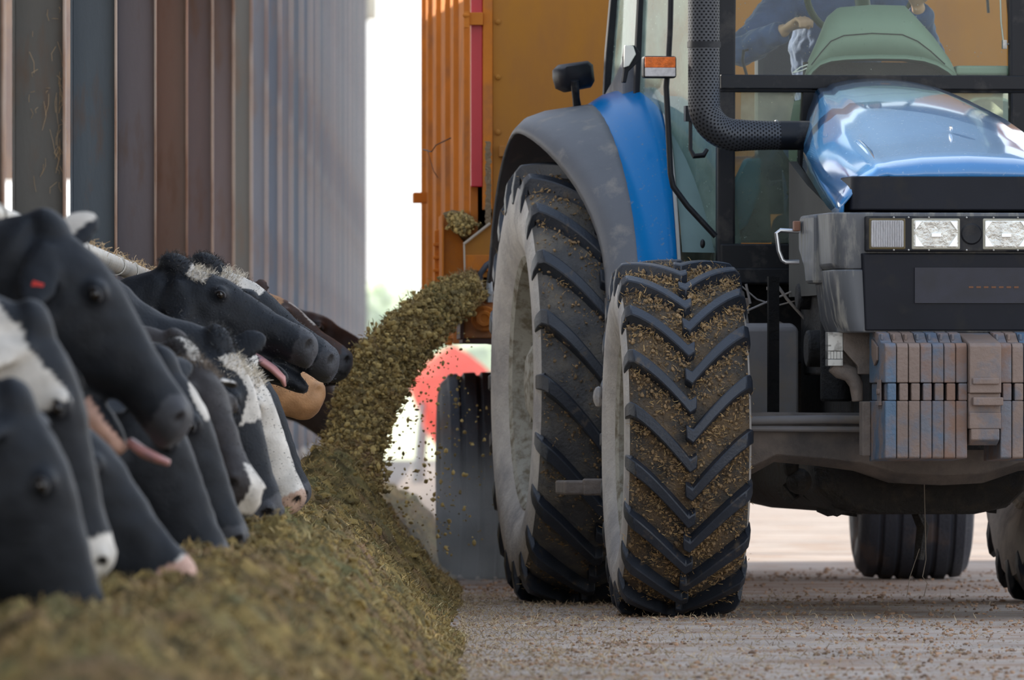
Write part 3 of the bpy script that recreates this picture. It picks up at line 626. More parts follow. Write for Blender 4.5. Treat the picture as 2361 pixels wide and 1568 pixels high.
# ---------------------------------------------------------------- suitcase weights
def weights():
    wc = [mat('weight_blue', (0.085, 0.145, 0.22), .5, .1, dirt=((.21, .15, .12), 6, .52), bump=.3, vary=.2), mat('weight_rust', (0.22, .16, .13), .6, .1, dirt=((.11, .15, .20), 5, .30), bump=.3, vary=.2),
          mat('weight_mixed', (0.15, 0.16, 0.185), .5, .1, dirt=((.24, .15, .11), 6, .46), bump=.3, vary=.2)]
    def one(x0, x1, m_, wide=False):
        m = MB(); g = .0012; x0 += g; x1 -= g
        zt, zb = 1.012, .592
        f, bk = -1.06, -.70
        up = [(f, .868), (f, zt - .012), (f + .012, zt), (f + .10, zt + .004), (f + .16, zt + .038), (bk, zt + .056), (bk, .868)]
        if wide:
            m.prism([(f - .035, .83), (f - .035, zt - .01), (f - .02, zt), (bk, zt + .06), (bk, .83)], x0, x1); m.prism([(f - .03, .70), (f - .03, .76), (f - .02, .76), (f - .02, .83), (bk, .83), (bk, .70)], x0, x1)
            m.prism([(f - .03, .66), (f - .03, .70), (bk, .70), (bk, .64), (f + .02, .64)], x0 + .006, x1 - .006)
            m.box(x0 + .01, x1 + .004, f - .055, f - .02, .785, .815); m.box(x0 + .01, x1 - .01, f - .045, f - .02, .862, .885)
        else:
            m.prism(up, x0, x1); m.prism([(f, .866), (f, .803), (bk, .803), (bk, .866)], x0 + .009, x1)
            m.prism([(f, .802), (f, zb + .004), (f + .008, zb), (bk - .0, zb - .012), (bk, .802)], x0, x1)
            m.box(x0 + .002, x0 + .012, f + .11, bk - .03, zt + .01, zt + .034)
        return m.build('ballast_weight', m_, TR, smooth=0, bevel=.004)
    xs = -.3655
    cs = [0, 1, 1, 2, 0, 2, 2]
    e = -.060
    wdt = (e - xs) / 7
    for i in range(7): 
        one(xs + i * wdt, xs + (i + 1) * wdt, wc[cs[i]])
    one(e, -e, wc[1], True)
    for i in range(7): one(-e + i * wdt, -e + (i + 1) * wdt, wc[[2, 1, 0, 2, 1, 2, 0][i]])
    # side lugs on the outer weight
    m = MB(); m.box(xs - .006, xs, -.99, -.92, .79, .88); m.box(xs - .010, xs, -1.0, -.91, .785, .80)
    for k in range(2): m.cyl((xs - .012, -.975 + k * .03, .835), (xs - .0, -.975 + k * .03, .835), .011, n=12)
    m.prism([(-.86, .93), (-.80, .97), (-.80, 1.03), (-.92, 1.0), (-.92, .95)], xs - .008, xs)
    m.build('weight_side_lug', wc[1], TR, smooth=0, bevel=.002)
    m = MB(); m.box(xs - .03, xs, -.74, -.66, .60, .80); m.build('rear_plate', M_cast, TR, smooth=0, bevel=.003)
weights()
# ---------------------------------------------------------------- axle and underside
def under():
    m = MB(); rings = []
    for x, zt, zb, y0, y1 in ((-.80, .755, .52, -.10, .10), (-.70, .757, .53, -.11, .11), (-.62, .76, .575, -.12, .12), (-.45, .758, .56, -.12, .12), (-.30, .758, .54, -.13, .13), (-.16, .75, .495, -.16, .16), (0, .75, .487, -.18, .18), (.16, .75, .495, -.16, .16), (.30, .758, .54, -.13, .13), (.62, .76, .575, -.12, .12), (.80, .755, .52, -.1, .1)):
        rings.append([(x, y0, lerp(zb, zt, .15)), (x, y0 - .01, lerp(zb, zt, .5)), (x, y0, lerp(zb, zt, .9)), (x, y0 + .03, zt), (x, y1 - .03, zt), (x, y1, lerp(zb, zt, .8)), (x, y1, lerp(zb, zt, .2)), (x, y1 - .05, zb), (x, y0 + .05, zb)])
    m.loft(rings); ax = m.build('front_axle', M_cast, TR, smooth=40, bevel=.003)
    m = MB(); m.tube([(-.80, -.155, .728), (-.45, -.16, .733), (-.16, -.17, .73)], .016, 12); m.tube([(-.78, -.15, .70), (-.2, -.17, .695)], .011, 10); m.build('steering_ram', M_tank, ax)
    for s in (-1, 1):
        m = MB(); m.ell((s * .80, 0, .665), (.08, .16, .16)); m.cyl((s * .80, 0, .665), (s * .95, 0, .665), .14); m.build('wheel_hub', M_cast, ax)
    # sump / gearbox: rough dark mass
    m = MB(); m.loft([[(x, y, z) for x, z in ((-.33 * k, .40), (-.40 * k, .47), (-.42 * k, .64), (.42 * k, .64), (.40 * k, .47), (.33 * k, .40), (.2 * k, .375), (-.2 * k, .375))] for y, k in ((.25, .8), (.3, 1), (1.2, 1), (2.9, .9))])
    m.build('gearbox', M_oily, TR, smooth=0, bevel=.02)
    m = MB()
    for i in range(40):
        x = random.uniform(-.44, .40); m.obox((x, random.uniform(.3, 1.2), random.uniform(.385, .48)), [random.uniform(.02, .07)] * 3, Matrix.Rotation(random.random() * 3, 3, (random.random(), random.random(), 1)))
    m.ell((-.47, .3, .50), (.05, .08, .05), 10, 8); m.ell((-.50, .3, .56), (.03, .05, .05), 10, 8)
    tag(m.build('underside_lumps', M_oily, TR, smooth=0), kind='stuff')
    # engine block behind the axle and bonnet
    m = MB(); m.box(-.30, .30, -.45, 1.35, .62, 1.55); m.box(-.36, -.28, -.1, .9, .9, 1.35); m.cyl((-.36, .1, .8), (-.36, .1, 1.25), .06); m.cyl((-.34, .45, 1.0), (-.42, .45, 1.0), .07); m.cyl((-.34, .75, 1.2), (-.41, .75, 1.2), .05)
    m.box(.28, .36, -.1, .9, .9, 1.35); m.build('engine', M_void, TR, smooth=30, bevel=.01)
    m = MB()
    for k in range(2): m.box(-.60 + .0 * k, -.56, .2, .24, .72, 1.27)
    m.build('engine_strut', M_void, TR, smooth=0)
    # fuel tank left of the engine
    m = MB(); a = T(1690, 745, .75); b = T(1842, 965, .75)
    m.loft([[(x, y, z) for x, y in ((a.x, .75), (b.x, .75), (b.x - .02, 1.5), (a.x, 1.5))] for z in (b.z - .05, b.z, a.z - .02)] + [[(x, y, a.z) for x, y in ((a.x + .01, .78), (b.x - .02, .78), (b.x - .03, 1.48), (a.x + .01, 1.48))]])
    m.build('fuel_tank', M_tank, TR, smooth=30, bevel=.012)
    m = MB(); q = T(1693, 772, .72); m.box(q.x - .006, q.x + .002, .73, .75, q.z - .025, q.z + .02); m.build('side_reflector', mat('amber_reflector', (.8, .32, .04), .3), TR, smooth=0)
    # cables and struts in the dark bay
    m = MB()
    for pts, r in (([(1700, 655), (1712, 700), (1720, 745)], .012), ([(1710, 660), (1745, 690), (1790, 705), (1850, 690)], .003), ([(1715, 720), (1760, 700), (1855, 660)], .004), ([(1790, 655), (1815, 690), (1860, 740)], .006), ([(1720, 655), (1730, 700)], .005)):
        m.tube([T(x, y, .95) for x, y in pts], r, 8)
    q = T(1772, 665, .9); m.box(q.x - .008, q.x + .008, .88, .9, q.z - .006, q.z + .006)
    m.build('bay_cables', M_tank, TR)
    m = MB(); q = T(1790, 752, 1.2); m.ell((q.x, 1.2, q.z - .03), (.05, .05, .05)); m.build('bay_canister', M_cast, TR)
    # footstep left of the front tyre
    m = MB(); a = T(1292, 1108, 1.35); b = T(1400, 1140, 1.35); m.box(a.x, b.x + .06, 1.22, 1.5, b.z, a.z); m.box(a.x + .07, b.x + .06, 1.21, 1.24, b.z - .003, a.z + .008); m.build('footstep', M_cast, TR, smooth=0, bevel=.008)
    m = MB(); m.box(b.x - .0, b.x + .05, 1.36, 1.42, b.z - .0, 1.2); m.box(b.x + .02, -.5, 1.36, 1.42, 1.14, 1.2); m.build('step_hanger', M_cast, TR, smooth=0)
    m = MB(); a = T(1368, 915, .62); m.ell((a.x + .02, .62, a.z), (.022, .02, .04), 8, 6); m.build('hub_clip', M_side, TR)
    m = MB(); m.cyl((-1.1, 2.6, .876), (1.1, 2.6, .876), .11); m.box(-.5, .5, 2.3, 2.95, .6, 1.15); m.build('rear_axle', M_oily, TR, smooth=30, bevel=.02)
    # twine hanging from the axle
    m = MB(); m.tube([T(2131, 1115, -.12), T(2133, 1200, -.12), T(2135, 1290, -.12), T(2127, 1330, -.14), T(2138, 1345, -.14), T(2130, 1375, -.12)], .0016, 5); m.tube([T(2120, 1265, -.1), T(2098, 1330, -.1), T(2090, 1378, -.1)], .0012, 5); m.build('hanging_twine', mat('twine', (.25, .2, .15), .8), TR)
    m = MB(); q = T(2131, 1180, -.1); m.tube([T(2100, 1150, 1.4), T(2128, 1215, 1.4), T(2118, 1290, 1.4)], [.02, .025, .02], 8); m.build('lower_link', M_oily, TR)
under()
# ---------------------------------------------------------------- cab
def cab():
    FY = 1.45; zf = 1.12
    # corner lines (x half width at bottom/top)
    H = 2.95
    def xh(z, y): return interp(y, [1.45, 2.35, 2.95], [.575, .80, .84]) - .00 - .10 * smooth01((z - 1.9) / 1.2) * interp(y, [1.45, 2.35, 2.95], [.1, .45, .8])
    floor_z = 1.21
    m = MB()
    for s in (-1, 1): m.loft([[(s * xh(z, FY) + dx, FY + dy, z) for dx, dy in ((-.035, 0), (.035, 0), (.035, .06), (-.035, .06))] for z in (floor_z - .02, 1.7, 2.2, H)])
    fp = m.build('front_pillar', M_black, TR, smooth=0, bevel=.01)
    m = MB()
    for s in (-1, 1):
        m.loft([[(s * (xh(z, 2.36 + .1 * smooth01((z - 2) / .9)) - .01) + dx, 2.36 + .0 * z + dy, z) for dx, dy in ((-.02, -.02), (.02, -.02), (.02, .03), (-.02, .03))] for z in (1.95, 2.2, 2.5, H)])
    m.build('door_pillar', M_dark, TR, smooth=0, bevel=.006); m = MB()
    for s in (-1, 1):
        m.loft([[(s * xh(z, 2.93) + dx, 2.93 + dy, z) for dx, dy in ((-.02, -.02), (.02, -.02), (.02, .03), (-.02, .03))] for z in (1.95, 2.2, 2.5, H)])
    m.build('rear_pillar', M_dark, TR, smooth=0, bevel=.006)
    # cross members: windscreen sill and lower frame
    def bar(name, px0, py0, px1, py1, y0, y1, mt=M_black, bev=.006):
        a = T(px0, py0, FY); b = T(px1, py1, FY); k = MB(); k.box(a.x, b.x, y0, y1, b.z, a.z); return k.build(name, mt, TR, smooth=0, bevel=bev)
    m = MB(); a = T(1660, 172, FY); b = T(1660, 205, FY); m.box(-.6, .6, FY - .015, FY + .06, b.z, a.z); m.box(-.6, .6, FY - .005, FY + .05, b.z - .012, b.z - .003)
    c = T(1845, 205, FY); d = T(1882, 560, FY)
    for s in (-1, 1):   # inner posts beside the bonnet
        m.hexa([(s * .29 - .03, FY, 1.3), (s * .29 + .03, FY, 1.3), (s * .29 + .03, FY + .05, 1.3), (s * .29 - .03, FY + .05, 1.3), (s * .235 - .04, FY, b.z), (s * .235 + .04, FY, b.z), (s * .235 + .04, FY + .05, b.z), (s * .235 - .04, FY + .05, b.z)])
    m.build('windscreen_sill', M_black, TR, smooth=0, bevel=.006)
    l0, l1 = T(1680, 562, FY), T(1860, 655, FY)
    m = MB(); m.box(-.60, .60, FY - .02, FY + .5, l1.z, l0.z); m.box(-.60, .60, FY - .035, FY - .02, l1.z, lerp(l1.z, l0.z, .4)); m.build('cab_base', M_black, TR, smooth=0, bevel=.008)
    m = MB(); m.box(-.72, .72, FY + .5, 2.95, 1.18, 1.26); m.box(-.55, .55, FY + .3, 2.9, .95, 1.2); m.build('cab_floor', M_black, TR, smooth=0, bevel=.01)
    # roof
    m = MB(); m.loft([[(x * k, y, z) for x, y in ((-.82, 1.3), (.82, 1.3), (.88, 3.05), (-.88, 3.05))] for z, k in ((H, .98), (H + .1, 1.02), (H + .19, .9))]); m.build('cab_roof', M_blue, TR, smooth=0, bevel=.04, seg=3)
    # glass
    m = MB(); z0 = a.z
    m.loft([[(-xh(z, FY) + .03, FY + .03, z), (-.3, FY + .0, z), (0, FY - .012, z), (.3, FY + .0, z), (xh(z, FY) - .03, FY + .03, z)] for z in (z0, 2.5, H)], False, False, closed=False); m.build('windscreen', M_glass, TR)
    m = MB()
    for s in (-1, 1):
        m.loft([[(s * (xh(z, y) - .005), y, z) for y in (1.5, 1.75, 2.0, 2.35)] for z in (1.30, 1.6, 1.95, 2.5, H)], False, False, closed=False)
    m.build('door_glass', M_gside, TR)
    m = MB()
    for s in (-1, 1): m.loft([[(s * (xh(z, y) - .005), y, z) for y in (2.38, 2.65, 2.93)] for z in (2.02, 2.5, H)], False, False, closed=False)
    m.build('rear_side_glass', M_gside, TR)
    m = MB()
    for y_, rr2 in ((2.34, .012),):
        for s in (-1, 1): m.tube([(s * (xh(z, 2.35) + .004), 2.352, z) for z in (1.95, 2.2, 2.5, H)], rr2, 6)
    m.build('door_edge_trim', M_dark, TR)
    m = MB()
    for s in (-1, 1):
        m.tube([(s * (xh(z, 2.96) + .006), 2.955, z) for z in (2.05, 2.5, H)], .009, 6)
    m.build('pale_edge_trim', mat('pale_seal', (.65, .68, .58), .4), TR)
    # lower front windows (each side of bonnet)
    for s in (-1, 1):
        zA, zB = T(1700, 208, FY).z, T(1700, 278, FY).z; zC, zD = T(1700, 350, FY).z, T(1700, 560, FY).z
        m = MB(); m.add([(s * .545, FY + .03, zD), (s * .30, FY + .03, zD), (s * .27, FY + .03, zA), (s * .545, FY + .03, zA)], [(0, 1, 2, 3)]); m.build('lower_window', M_glow, TR, smooth=0)
        m = MB(); m.add([(s * .515, FY + .026, zB - .02), (s * .325, FY + .026, zB - .02), (s * .30, FY + .026, zA - .006), (s * .515, FY + .026, zA - .006)], [(0, 1, 2, 3)]); m.build('dusty_pane', M_pane, TR, smooth=0)
        m = MB(); m.prism([(s * .56, zA + .01), (s * .24, zA + .01), (s * .24, zA - .004), (s * .545, zA - .004)], FY, FY + .04, 'y'); m.build('window_frame', M_black, TR, smooth=0)
    # fenders
    def fender(s):
        cy, cz = 2.6, .88
        def strip(name, cols, mt, a0, a1, thick):
            # cols: list of (x at top, x at front bottom, radius)
            rings = []
            for k in range(29):
                t = k / 28; a = R(lerp(a0, a1, t)); ff = smooth01((a - R(0)) / R(66)) if a > 0 else 0
                rings.append([(s * lerp(xt, xf, ff), cy - math.sin(a) * rr3, cz + math.cos(a) * rr3 * 1.0) for xt, xf, rr3 in cols])
            k_ = MB(); k_.loft(rings, False, False, closed=False); o = k_.build(name, mt, TR, smooth=50)
            so = o.modifiers.new('thick', 'SOLIDIFY'); so.thickness = thick; so.offset = 0
            return o
        strip('fender', [(.70, .74, 1.14), (.74, .765, 1.165), (.79, .79, 1.168), (.90, .86, 1.135), (.955, .895, 1.10), (.965, .90, 1.085)], M_blue, -62, 70, .010)
        strip('fender_extension', [(.945, .885, 1.098), (1.0, .91, 1.09), (1.13, .965, 1.07), (1.20, .995, 1.045), (1.235, 1.008, 1.01), (1.245, 1.01, .985)], M_grey, -66, 75, .012)
        strip('fender_seam', [(.690, .735, 1.12), (.705, .745, 1.165), (.72, .755, 1.165)], mat('fender_bead', (.28, .28, .27), .5), -50, 72, .010)
        # inner wing seen through the door glass
        k_ = MB(); pts = []
        rings = [[(s * x, cy - math.sin(R(a)) * rr4, cz + math.cos(R(a)) * rr4) for a in range(-50, 66, 6)] for x, rr4 in ((.73, 1.14), (.60, 1.135), (.50, 1.08), (.47, .99))]
        k_.loft(rings, False, False, closed=False); o = k_.build('inner_wing', mat('inner_wing_plastic', (.16, .24, .24), .55), TR, smooth=60)
    fender(-1); fender(1)
    # rear panel under the rear side glass
    m = MB()
    for s in (-1, 1): m.prism([(2.40, 1.95), (2.95, 1.95), (2.95, 2.03), (2.62, 2.10), (2.40, 2.16)], s * .79, s * .85, 'x')
    m.build('rear_corner_panel', M_grey, TR, smooth=0, bevel=.01)
    m = MB(); 
    for s in (-1, 1): m.box(min(s * .80, s * .87), max(s * .80, s * .87), 2.5, 2.97, 1.975, 2.0)
    m.build('corner_ledge', M_grey, TR, smooth=0, bevel=.006)
    # door hinge / mirror paddle bracket by the B pillar
    A = [T(*q) for q in ((1442, 105, 1.9), (1462, 105, 1.9), (1475, 122, 1.9), (1474, 140, 1.9), (1448, 165, 1.9), (1442, 192, 1.9), (1434, 190, 1.9), (1438, 160, 1.9), (1436, 130, 1.9))]
    m = MB(); m.prism([(p.x, p.z) for p in A], 1.88, 1.93, 'y'); m.build('glass_hinge', M_dark, TR, smooth=0, bevel=.004)
    A = [T(*q) for q in ((1440, 104, 1.87), (1460, 106, 1.87), (1466, 125, 1.87), (1450, 152, 1.87), (1438, 156, 1.87))]
    m = MB(); m.prism([(p.x, p.z) for p in A], 1.865, 1.88, 'y'); m.build('hinge_plate', mat('white_plate', (.8, .78, .72), .35), TR, smooth=0, bevel=.003)
    # door handle, strips
    m = MB(); m.tube([T(1592, 255, 1.40), T(1592, 345, 1.38), T(1600, 360, 1.37), T(1622, 358, 1.37), T(1630, 345, 1.38)], [.007, .008, .011, .011, .008], 10); q = T(1585, 262, 1.40); m.box(q.x - .01, q.x + .05, 1.38, 1.43, q.z - .03, q.z + .03); m.build('door_handle', M_black, TR, smooth=40)
    m = MB(); q = T(1620, 562, 1.5); m.ell((q.x, 1.5, q.z), (.010, .02, .018), 12, 8); m.build('door_knob', M_black, TR)
    # instrument console behind the windscreen
    def cons(z_or, secs, y0, y1): pass
    prof0 = [(1858, 175), (1868, 140), (1893, 85), (1912, 38), (1935, 18), (2010, 12), (2085, 14), (2110, 40), (2150, 85), (2185, 135), (2203, 170)]
    m = MB(); rings = []
    for dy, k in ((0.0, 1.0), (.06, 1.0), (.22, .93), (.36, .80)):
        rings.append([(p.x * 1.0 if dy == 0 else lerp(.02, p.x, k), 1.53 + dy, lerp(2.0, p.z, k if dy > .1 else 1)) for p in [T(x, y, 1.53) for x, y in prof0]])
    mid = 0
    m.loft(rings, False, False, closed=False)
    # rounded front face: visor shape, opening dark below
    vis = [(1868, 178), (1885, 150), (1930, 130), (1990, 127), (2060, 126), (2120, 130), (2170, 150), (2195, 178)]
    F0 = [T(x, y, 1.53) for x, y in prof0]; 
    lo = [T(x, y, 1.50) for x, y in ((1860, 176), (1872, 158), (1890, 142), (1915, 133), (1950, 129), (2020, 127), (2090, 128), (2130, 133), (2160, 143), (2185, 158), (2204, 172))]
    md = [T(x, y, 1.50) for x, y in ((1859, 175), (1870, 150), (1893, 120), (1915, 95), (1945, 82), (2010, 77), (2080, 80), (2115, 95), (2145, 118), (2178, 148), (2203, 171))]
    m.loft([F0, md, lo], False, False, closed=False)
    m.loft([lo, [(p.x, 1.49, p.z - .012) for p in lo], [(lerp(.02, p.x, .97), 1.56, p.z - .016) for p in lo]], False, False, closed=False)
    c = m.build('console_cowl', M_cons, TR, smooth=60); so = c.modifiers.new('thick', 'SOLIDIFY'); so.thickness = .006
    m = MB(); m.tube([p + Vector((0, -.008, 0)) for p in md[1:-1]], .0022, 6); m.build('cowl_seam', M_void, c)
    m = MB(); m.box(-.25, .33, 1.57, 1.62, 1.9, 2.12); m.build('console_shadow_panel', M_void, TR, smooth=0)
    m = MB(); m.box(-.25, .32, 1.62, 2.0, 1.26, 1.98); m.build('console_base', M_cons, TR, smooth=0, bevel=.02)
    # ledge right of the cowl
    a = T(2200, 152, 1.55); b = T(2361, 175, 1.55); m = MB(); m.box(a.x, .56, 1.5, 1.7, b.z, a.z); m.build('dash_ledge', M_cons, TR, smooth=0, bevel=.01)
    # steering wheel
    M = Matrix.Rotation(R(-58), 3, 'X'); c0 = T(1985, -12, 2.05)
    m = MB(); m.torus((c0.x, 2.05, c0.z + .02), .215, .014, M, 48, 10); m.cyl((c0.x, 2.05, c0.z + .02), (c0.x, 1.85, c0.z - .25), .03); 
    for a_ in (90, 210, 330): m.tube([Vector((c0.x, 2.05, c0.z + .02)), Vector((c0.x, 2.05, c0.z + .02)) + M @ Vector((math.cos(R(a_)) * .21, math.sin(R(a_)) * .21, 0))], .012, 8)
    m.build('steering_wheel', mat('wheel_rubber', (.06, .08, .05), .4), TR)
    # seat, levers and small things seen through the lower windows
    m = MB(); m.box(-.27, .27, 2.35, 2.85, 1.55, 1.68); m.box(-.25, .25, 2.8, 2.92, 1.65, 2.35); m.box(-.2, .2, 2.4, 2.8, 1.26, 1.55); m.build('driver_seat', mat('seat_cloth', (.03, .035, .05), .85), TR, smooth=0, bevel=.05, seg=3)
    m = MB(); m.prism([(T(x, y, 1.9).x, T(x, y, 1.9).z) for x, y in ((1718, 365), (1755, 365), (1752, 440), (1722, 520), (1694, 540), (1692, 420))], 1.88, 1.94, 'y'); m.build('blue_side_panel', mat('cab_blue_trim', (.02, .16, .26), .5), TR, smooth=0, bevel=.01)
    m = MB(); m.prism([(T(x, y, 1.95).x, T(x, y, 1.95).z) for x, y in ((1757, 395), (1765, 440), (1772, 455), (1778, 560), (1700, 560), (1725, 470))], 1.92, 1.98, 'y'); m.build('pedal_panel', M_cast, TR, smooth=0, bevel=.01)
    m = MB(); m.tube([T(1793, 350, 1.7), T(1815, 385, 1.7), T(1828, 410, 1.7), T(1835, 450, 1.7), T(1832, 500, 1.7)], [.02, .022, .03, .03, .035], 12)
    for y in (420, 445): m.ell(T(1826, y, 1.68), (.022, .03, .014), 12, 8)
    m.build('rubber_boot', M_void, TR)
    m = MB(); m.box(-.56, -.40, 2.70, 2.8, 1.26, 1.5); m.build('toolbox', M_black, TR, smooth=0)
    m = MB(); q = T(1768, 248, 1.9); m.ell((q.x, 1.9, q.z), (.033, .02, .022), 12, 8, Matrix.Rotation(.4, 3, 'Y')); m.build('grey_cable_grommet', mat('grommet', (.12, .1, .12), .7), TR)
    # thin white wires by the cowl, wiper and bracket at right
    m = MB(); m.tube([T(1828, 168, 1.49), T(1845, 155, 1.49), T(1862, 149, 1.49)], .0025, 6); m.tube([T(1828, 168, 1.49), T(1850, 162, 1.49), T(1860, 157, 1.49)], .0025, 6); m.build('white_wires', mat('white_wire', (.75, .75, .7), .4), TR)
    m = MB(); m.tube([T(2306, -20, 1.48), T(2308, 50, 1.48), T(2314, 100, 1.48)], .0035, 6); q = T(2315, 102, 1.48); m.box(q.x - .006, q.x + .010, 1.47, 1.50, q.z - .018, q.z + .016); m.tube([q, T(2347, 100, 1.48)], .005, 6); m.build('wiper', M_steel, TR)
    m = MB(); m.tube([T(2276, -10, 2.6), T(2279, 30, 2.6)], .006, 6); m.build('hanging_lever', M_black, TR)
    m = MB(); m.tube([T(2346, 102, 1.49), T(2349, 160, 1.49)], .007, 8); m.build('wiper_post', M_chrome, TR)
    m = MB(); m.tube([T(1715, 115, 1.56), T(1712, 140, 1.56), T(1722, 175, 1.56)], .006, 8); m.tube([T(1713, 118, 1.56), T(1726, 114, 1.56)], .005, 8); m.build('hand_throttle', M_black, TR)
    # mirror / lamp arm
    m = MB(); m.tube([T(x, y, 1.15) for x, y in ((1547, -30), (1545, 60), (1541, 140), (1536, 200), (1541, 300), (1546, 400), (1552, 430), (1585, 475), (1650, 545))], .0115, 12); arm = m.build('mirror_arm', M_black, TR)
    # indicator box
    a = T(1479, 130, 1.13); b = T(1555, 181, 1.13)
    m = MB(); m.prism([(a.x, b.z), (b.x, b.z), (b.x, a.z), (a.x, a.z)], 1.07, 1.14, 'y'); ib = m.build('marker_lamp', M_black, TR, smooth=0, bevel=.010, seg=3)
    midz = lerp(a.z, b.z, .53)
    m = MB(); m.prism([(a.x + .005, midz), (b.x - .005, midz), (b.x - .005, a.z - .004), (a.x + .005, a.z - .004)], 1.062, 1.075, 'y'); m.build('amber_lens', mat('amber_lens', (.75, .16, .02), .2, bump=.5, bscale=200, vary=.3, vscale=60), ib, smooth=0, bevel=.003)
    m = MB(); m.prism([(a.x + .005, b.z + .005), (b.x - .005, b.z + .005), (b.x - .005, midz), (a.x + .005, midz)], 1.062, 1.075, 'y'); m.build('clear_lens', mat('clear_lens', (.42, .40, .40), .2, vary=.2, vscale=60), ib, smooth=0, bevel=.003)
    # work lamp on the fender
    P = [T(x, y, 2.75) for x, y in ((1273, 180), (1273, 162), (1285, 150), (1350, 141), (1361, 150), (1365, 190), (1358, 203), (1300, 214), (1280, 205))]
    m = MB(); m.loft([[(lerp(-1.01, p.x, k), y, lerp(2.10, p.z, k)) for p in P] for y, k in ((2.80, .80), (2.76, .97), (2.70, 1.0), (2.62, .92), (2.58, .72))]); wl = m.build('work_lamp', M_dark, TR, smooth=70, bevel=.0)
    m = MB(); m.tube([T(1325, 185, 2.57), T(1328, 225, 2.60), T(1332, 256, 2.62)], [.018, .015, .018], 10); m.build('lamp_stalk', M_black, TR)
cab()
# ---------------------------------------------------------------- exhaust with perforated guard
def perf_mat():
    m = bpy.data.materials.new('perforated_guard'); m.use_nodes = True; n = m.node_tree; L = n.links.new; B = n.nodes['Principled BSDF']
    uv = n.nodes.new('ShaderNodeUVMap'); sx = n.nodes.new('ShaderNodeSeparateXYZ'); L(uv.outputs[0], sx.inputs[0])
    def M_(op, a, b=None, c=None):
        q = n.nodes.new('ShaderNodeMath'); q.operation = op
        for i, v in enumerate((a, b, c)):
            if v is None: continue
            if isinstance(v, (int, float)): q.inputs[i].default_value = v
            else: L(v, q.inputs[i])
        return q.outputs[0]
    u, v = sx.outputs[0], sx.outputs[1]
    def dots(du, dv):
        fu = M_('SUBTRACT', M_('FRACT', M_('ADD', u, du)), .5); fv = M_('SUBTRACT', M_('FRACT', M_('ADD', v, dv)), .5)
        return M_('SQRT', M_('ADD', M_('MULTIPLY', fu, fu), M_('MULTIPLY', M_('MULTIPLY', fv, fv), 3.0)))
    d = M_('MINIMUM', dots(0, 0), dots(.5, .5)); hole = M_('LESS_THAN', d, .27)
    mx = n.nodes.new('ShaderNodeMix'); mx.data_type = 'RGBA'; L(hole, mx.inputs[0]); mx.inputs[6].default_value = (.045, .048, .055, 1); mx.inputs[7].default_value = (.004, .004, .005, 1)
    L(mx.outputs[2], B.inputs['Base Color']); B.inputs['Roughness'].default_value = .38; B.inputs['Metallic'].default_value = .35
    bp = n.nodes.new('ShaderNodeBump'); bp.invert = True; bp.inputs['Strength'].default_value = .8; bp.inputs['Distance'].default_value = .004; L(hole, bp.inputs['Height']); L(bp.outputs[0], B.inputs['Normal'])
    rg = M_('ADD', M_('MULTIPLY', hole, .5), .38); L(rg, B.inputs['Roughness'])
    return m
def exhaust():
    yl = 1.02; S = 601.0
    pts = [T(1621, -60, yl)]
    top = T(1623, 170, yl); z_h = T(1700, 312, yl).z; x0 = top.x; rb = .125
    path = [Vector((x0, yl, 3.0)), Vector((x0, yl, 2.6)), Vector((x0, yl, 2.3)), Vector((x0, yl, z_h + rb + .05))]
    for k in range(1, 13): a = R(90 * k / 12); path.append(Vector((x0 + rb * (1 - math.cos(a)), yl, z_h + rb - rb * math.sin(a))))
    xe = T(1868, 312, yl).x; path += [Vector((lerp(x0 + rb, xe, t), yl, z_h)) for t in (.2, .4, .6, .8, 1.0)]
    r = [.061] * 4 + [.062] * 12 + [.058, .056, .055, .054, .054]
    N = 40; T_ = [(path[min(i + 1, len(path) - 1)] - path[max(i - 1, 0)]).normalized() for i in range(len(path))]
    vs = []; fs = []; uvs = []; dist = [0]
    for i in range(1, len(path)): dist.append(dist[-1] + (path[i] - path[i - 1]).length)
    u = Vector((0, 1, 0))
    for i, p in enumerate(path):
        wv = T_[i].cross(u)
        for k in range(N): a = 2 * math.pi * k / N; vs.append(p + (u * math.cos(a) + wv * math.sin(a)) * r[i])
    me = bpy.data.meshes.new('exhaust_guard')
    for i in range(len(path) - 1):
        for k in range(N): fs.append((i * N + k, i * N + (k + 1) % N, (i + 1) * N + (k + 1) % N, (i + 1) * N + k)); uvs += [(k, dist[i]), (k + 1, dist[i]), (k + 1, dist[i + 1]), (k, dist[i + 1])]
    me.from_pydata(vs, [], fs); ul = me.uv_layers.new(name='UVMap'); pitch = .0145
    NU = 22
    for i, (a, b) in enumerate(uvs): ul.data[i].uv = (a / N * NU, b / (pitch * 1.55))
    me.polygons.foreach_set('use_smooth', [True] * len(fs))
    o = link_mesh('exhaust_guard', me, perf_mat(), TR)
    m = MB(); m.lathe([(2.178, .0625), (2.178, .0645), (2.155, .0645), (2.155, .0625)], 'z', (x0, yl, 0), 40); m.build('guard_band', M_black, o)
    m = MB(); m.cyl((xe - .12, yl, z_h), (xe + .06, yl, z_h), .056); m.build('exhaust_outlet', M_black, TR)
    m = MB(); q = T(1790, 282, yl); m.ell((q.x, yl, q.z + .003), .007, 8, 6); m.build('guard_bolt', M_steel, o)
exhaust()
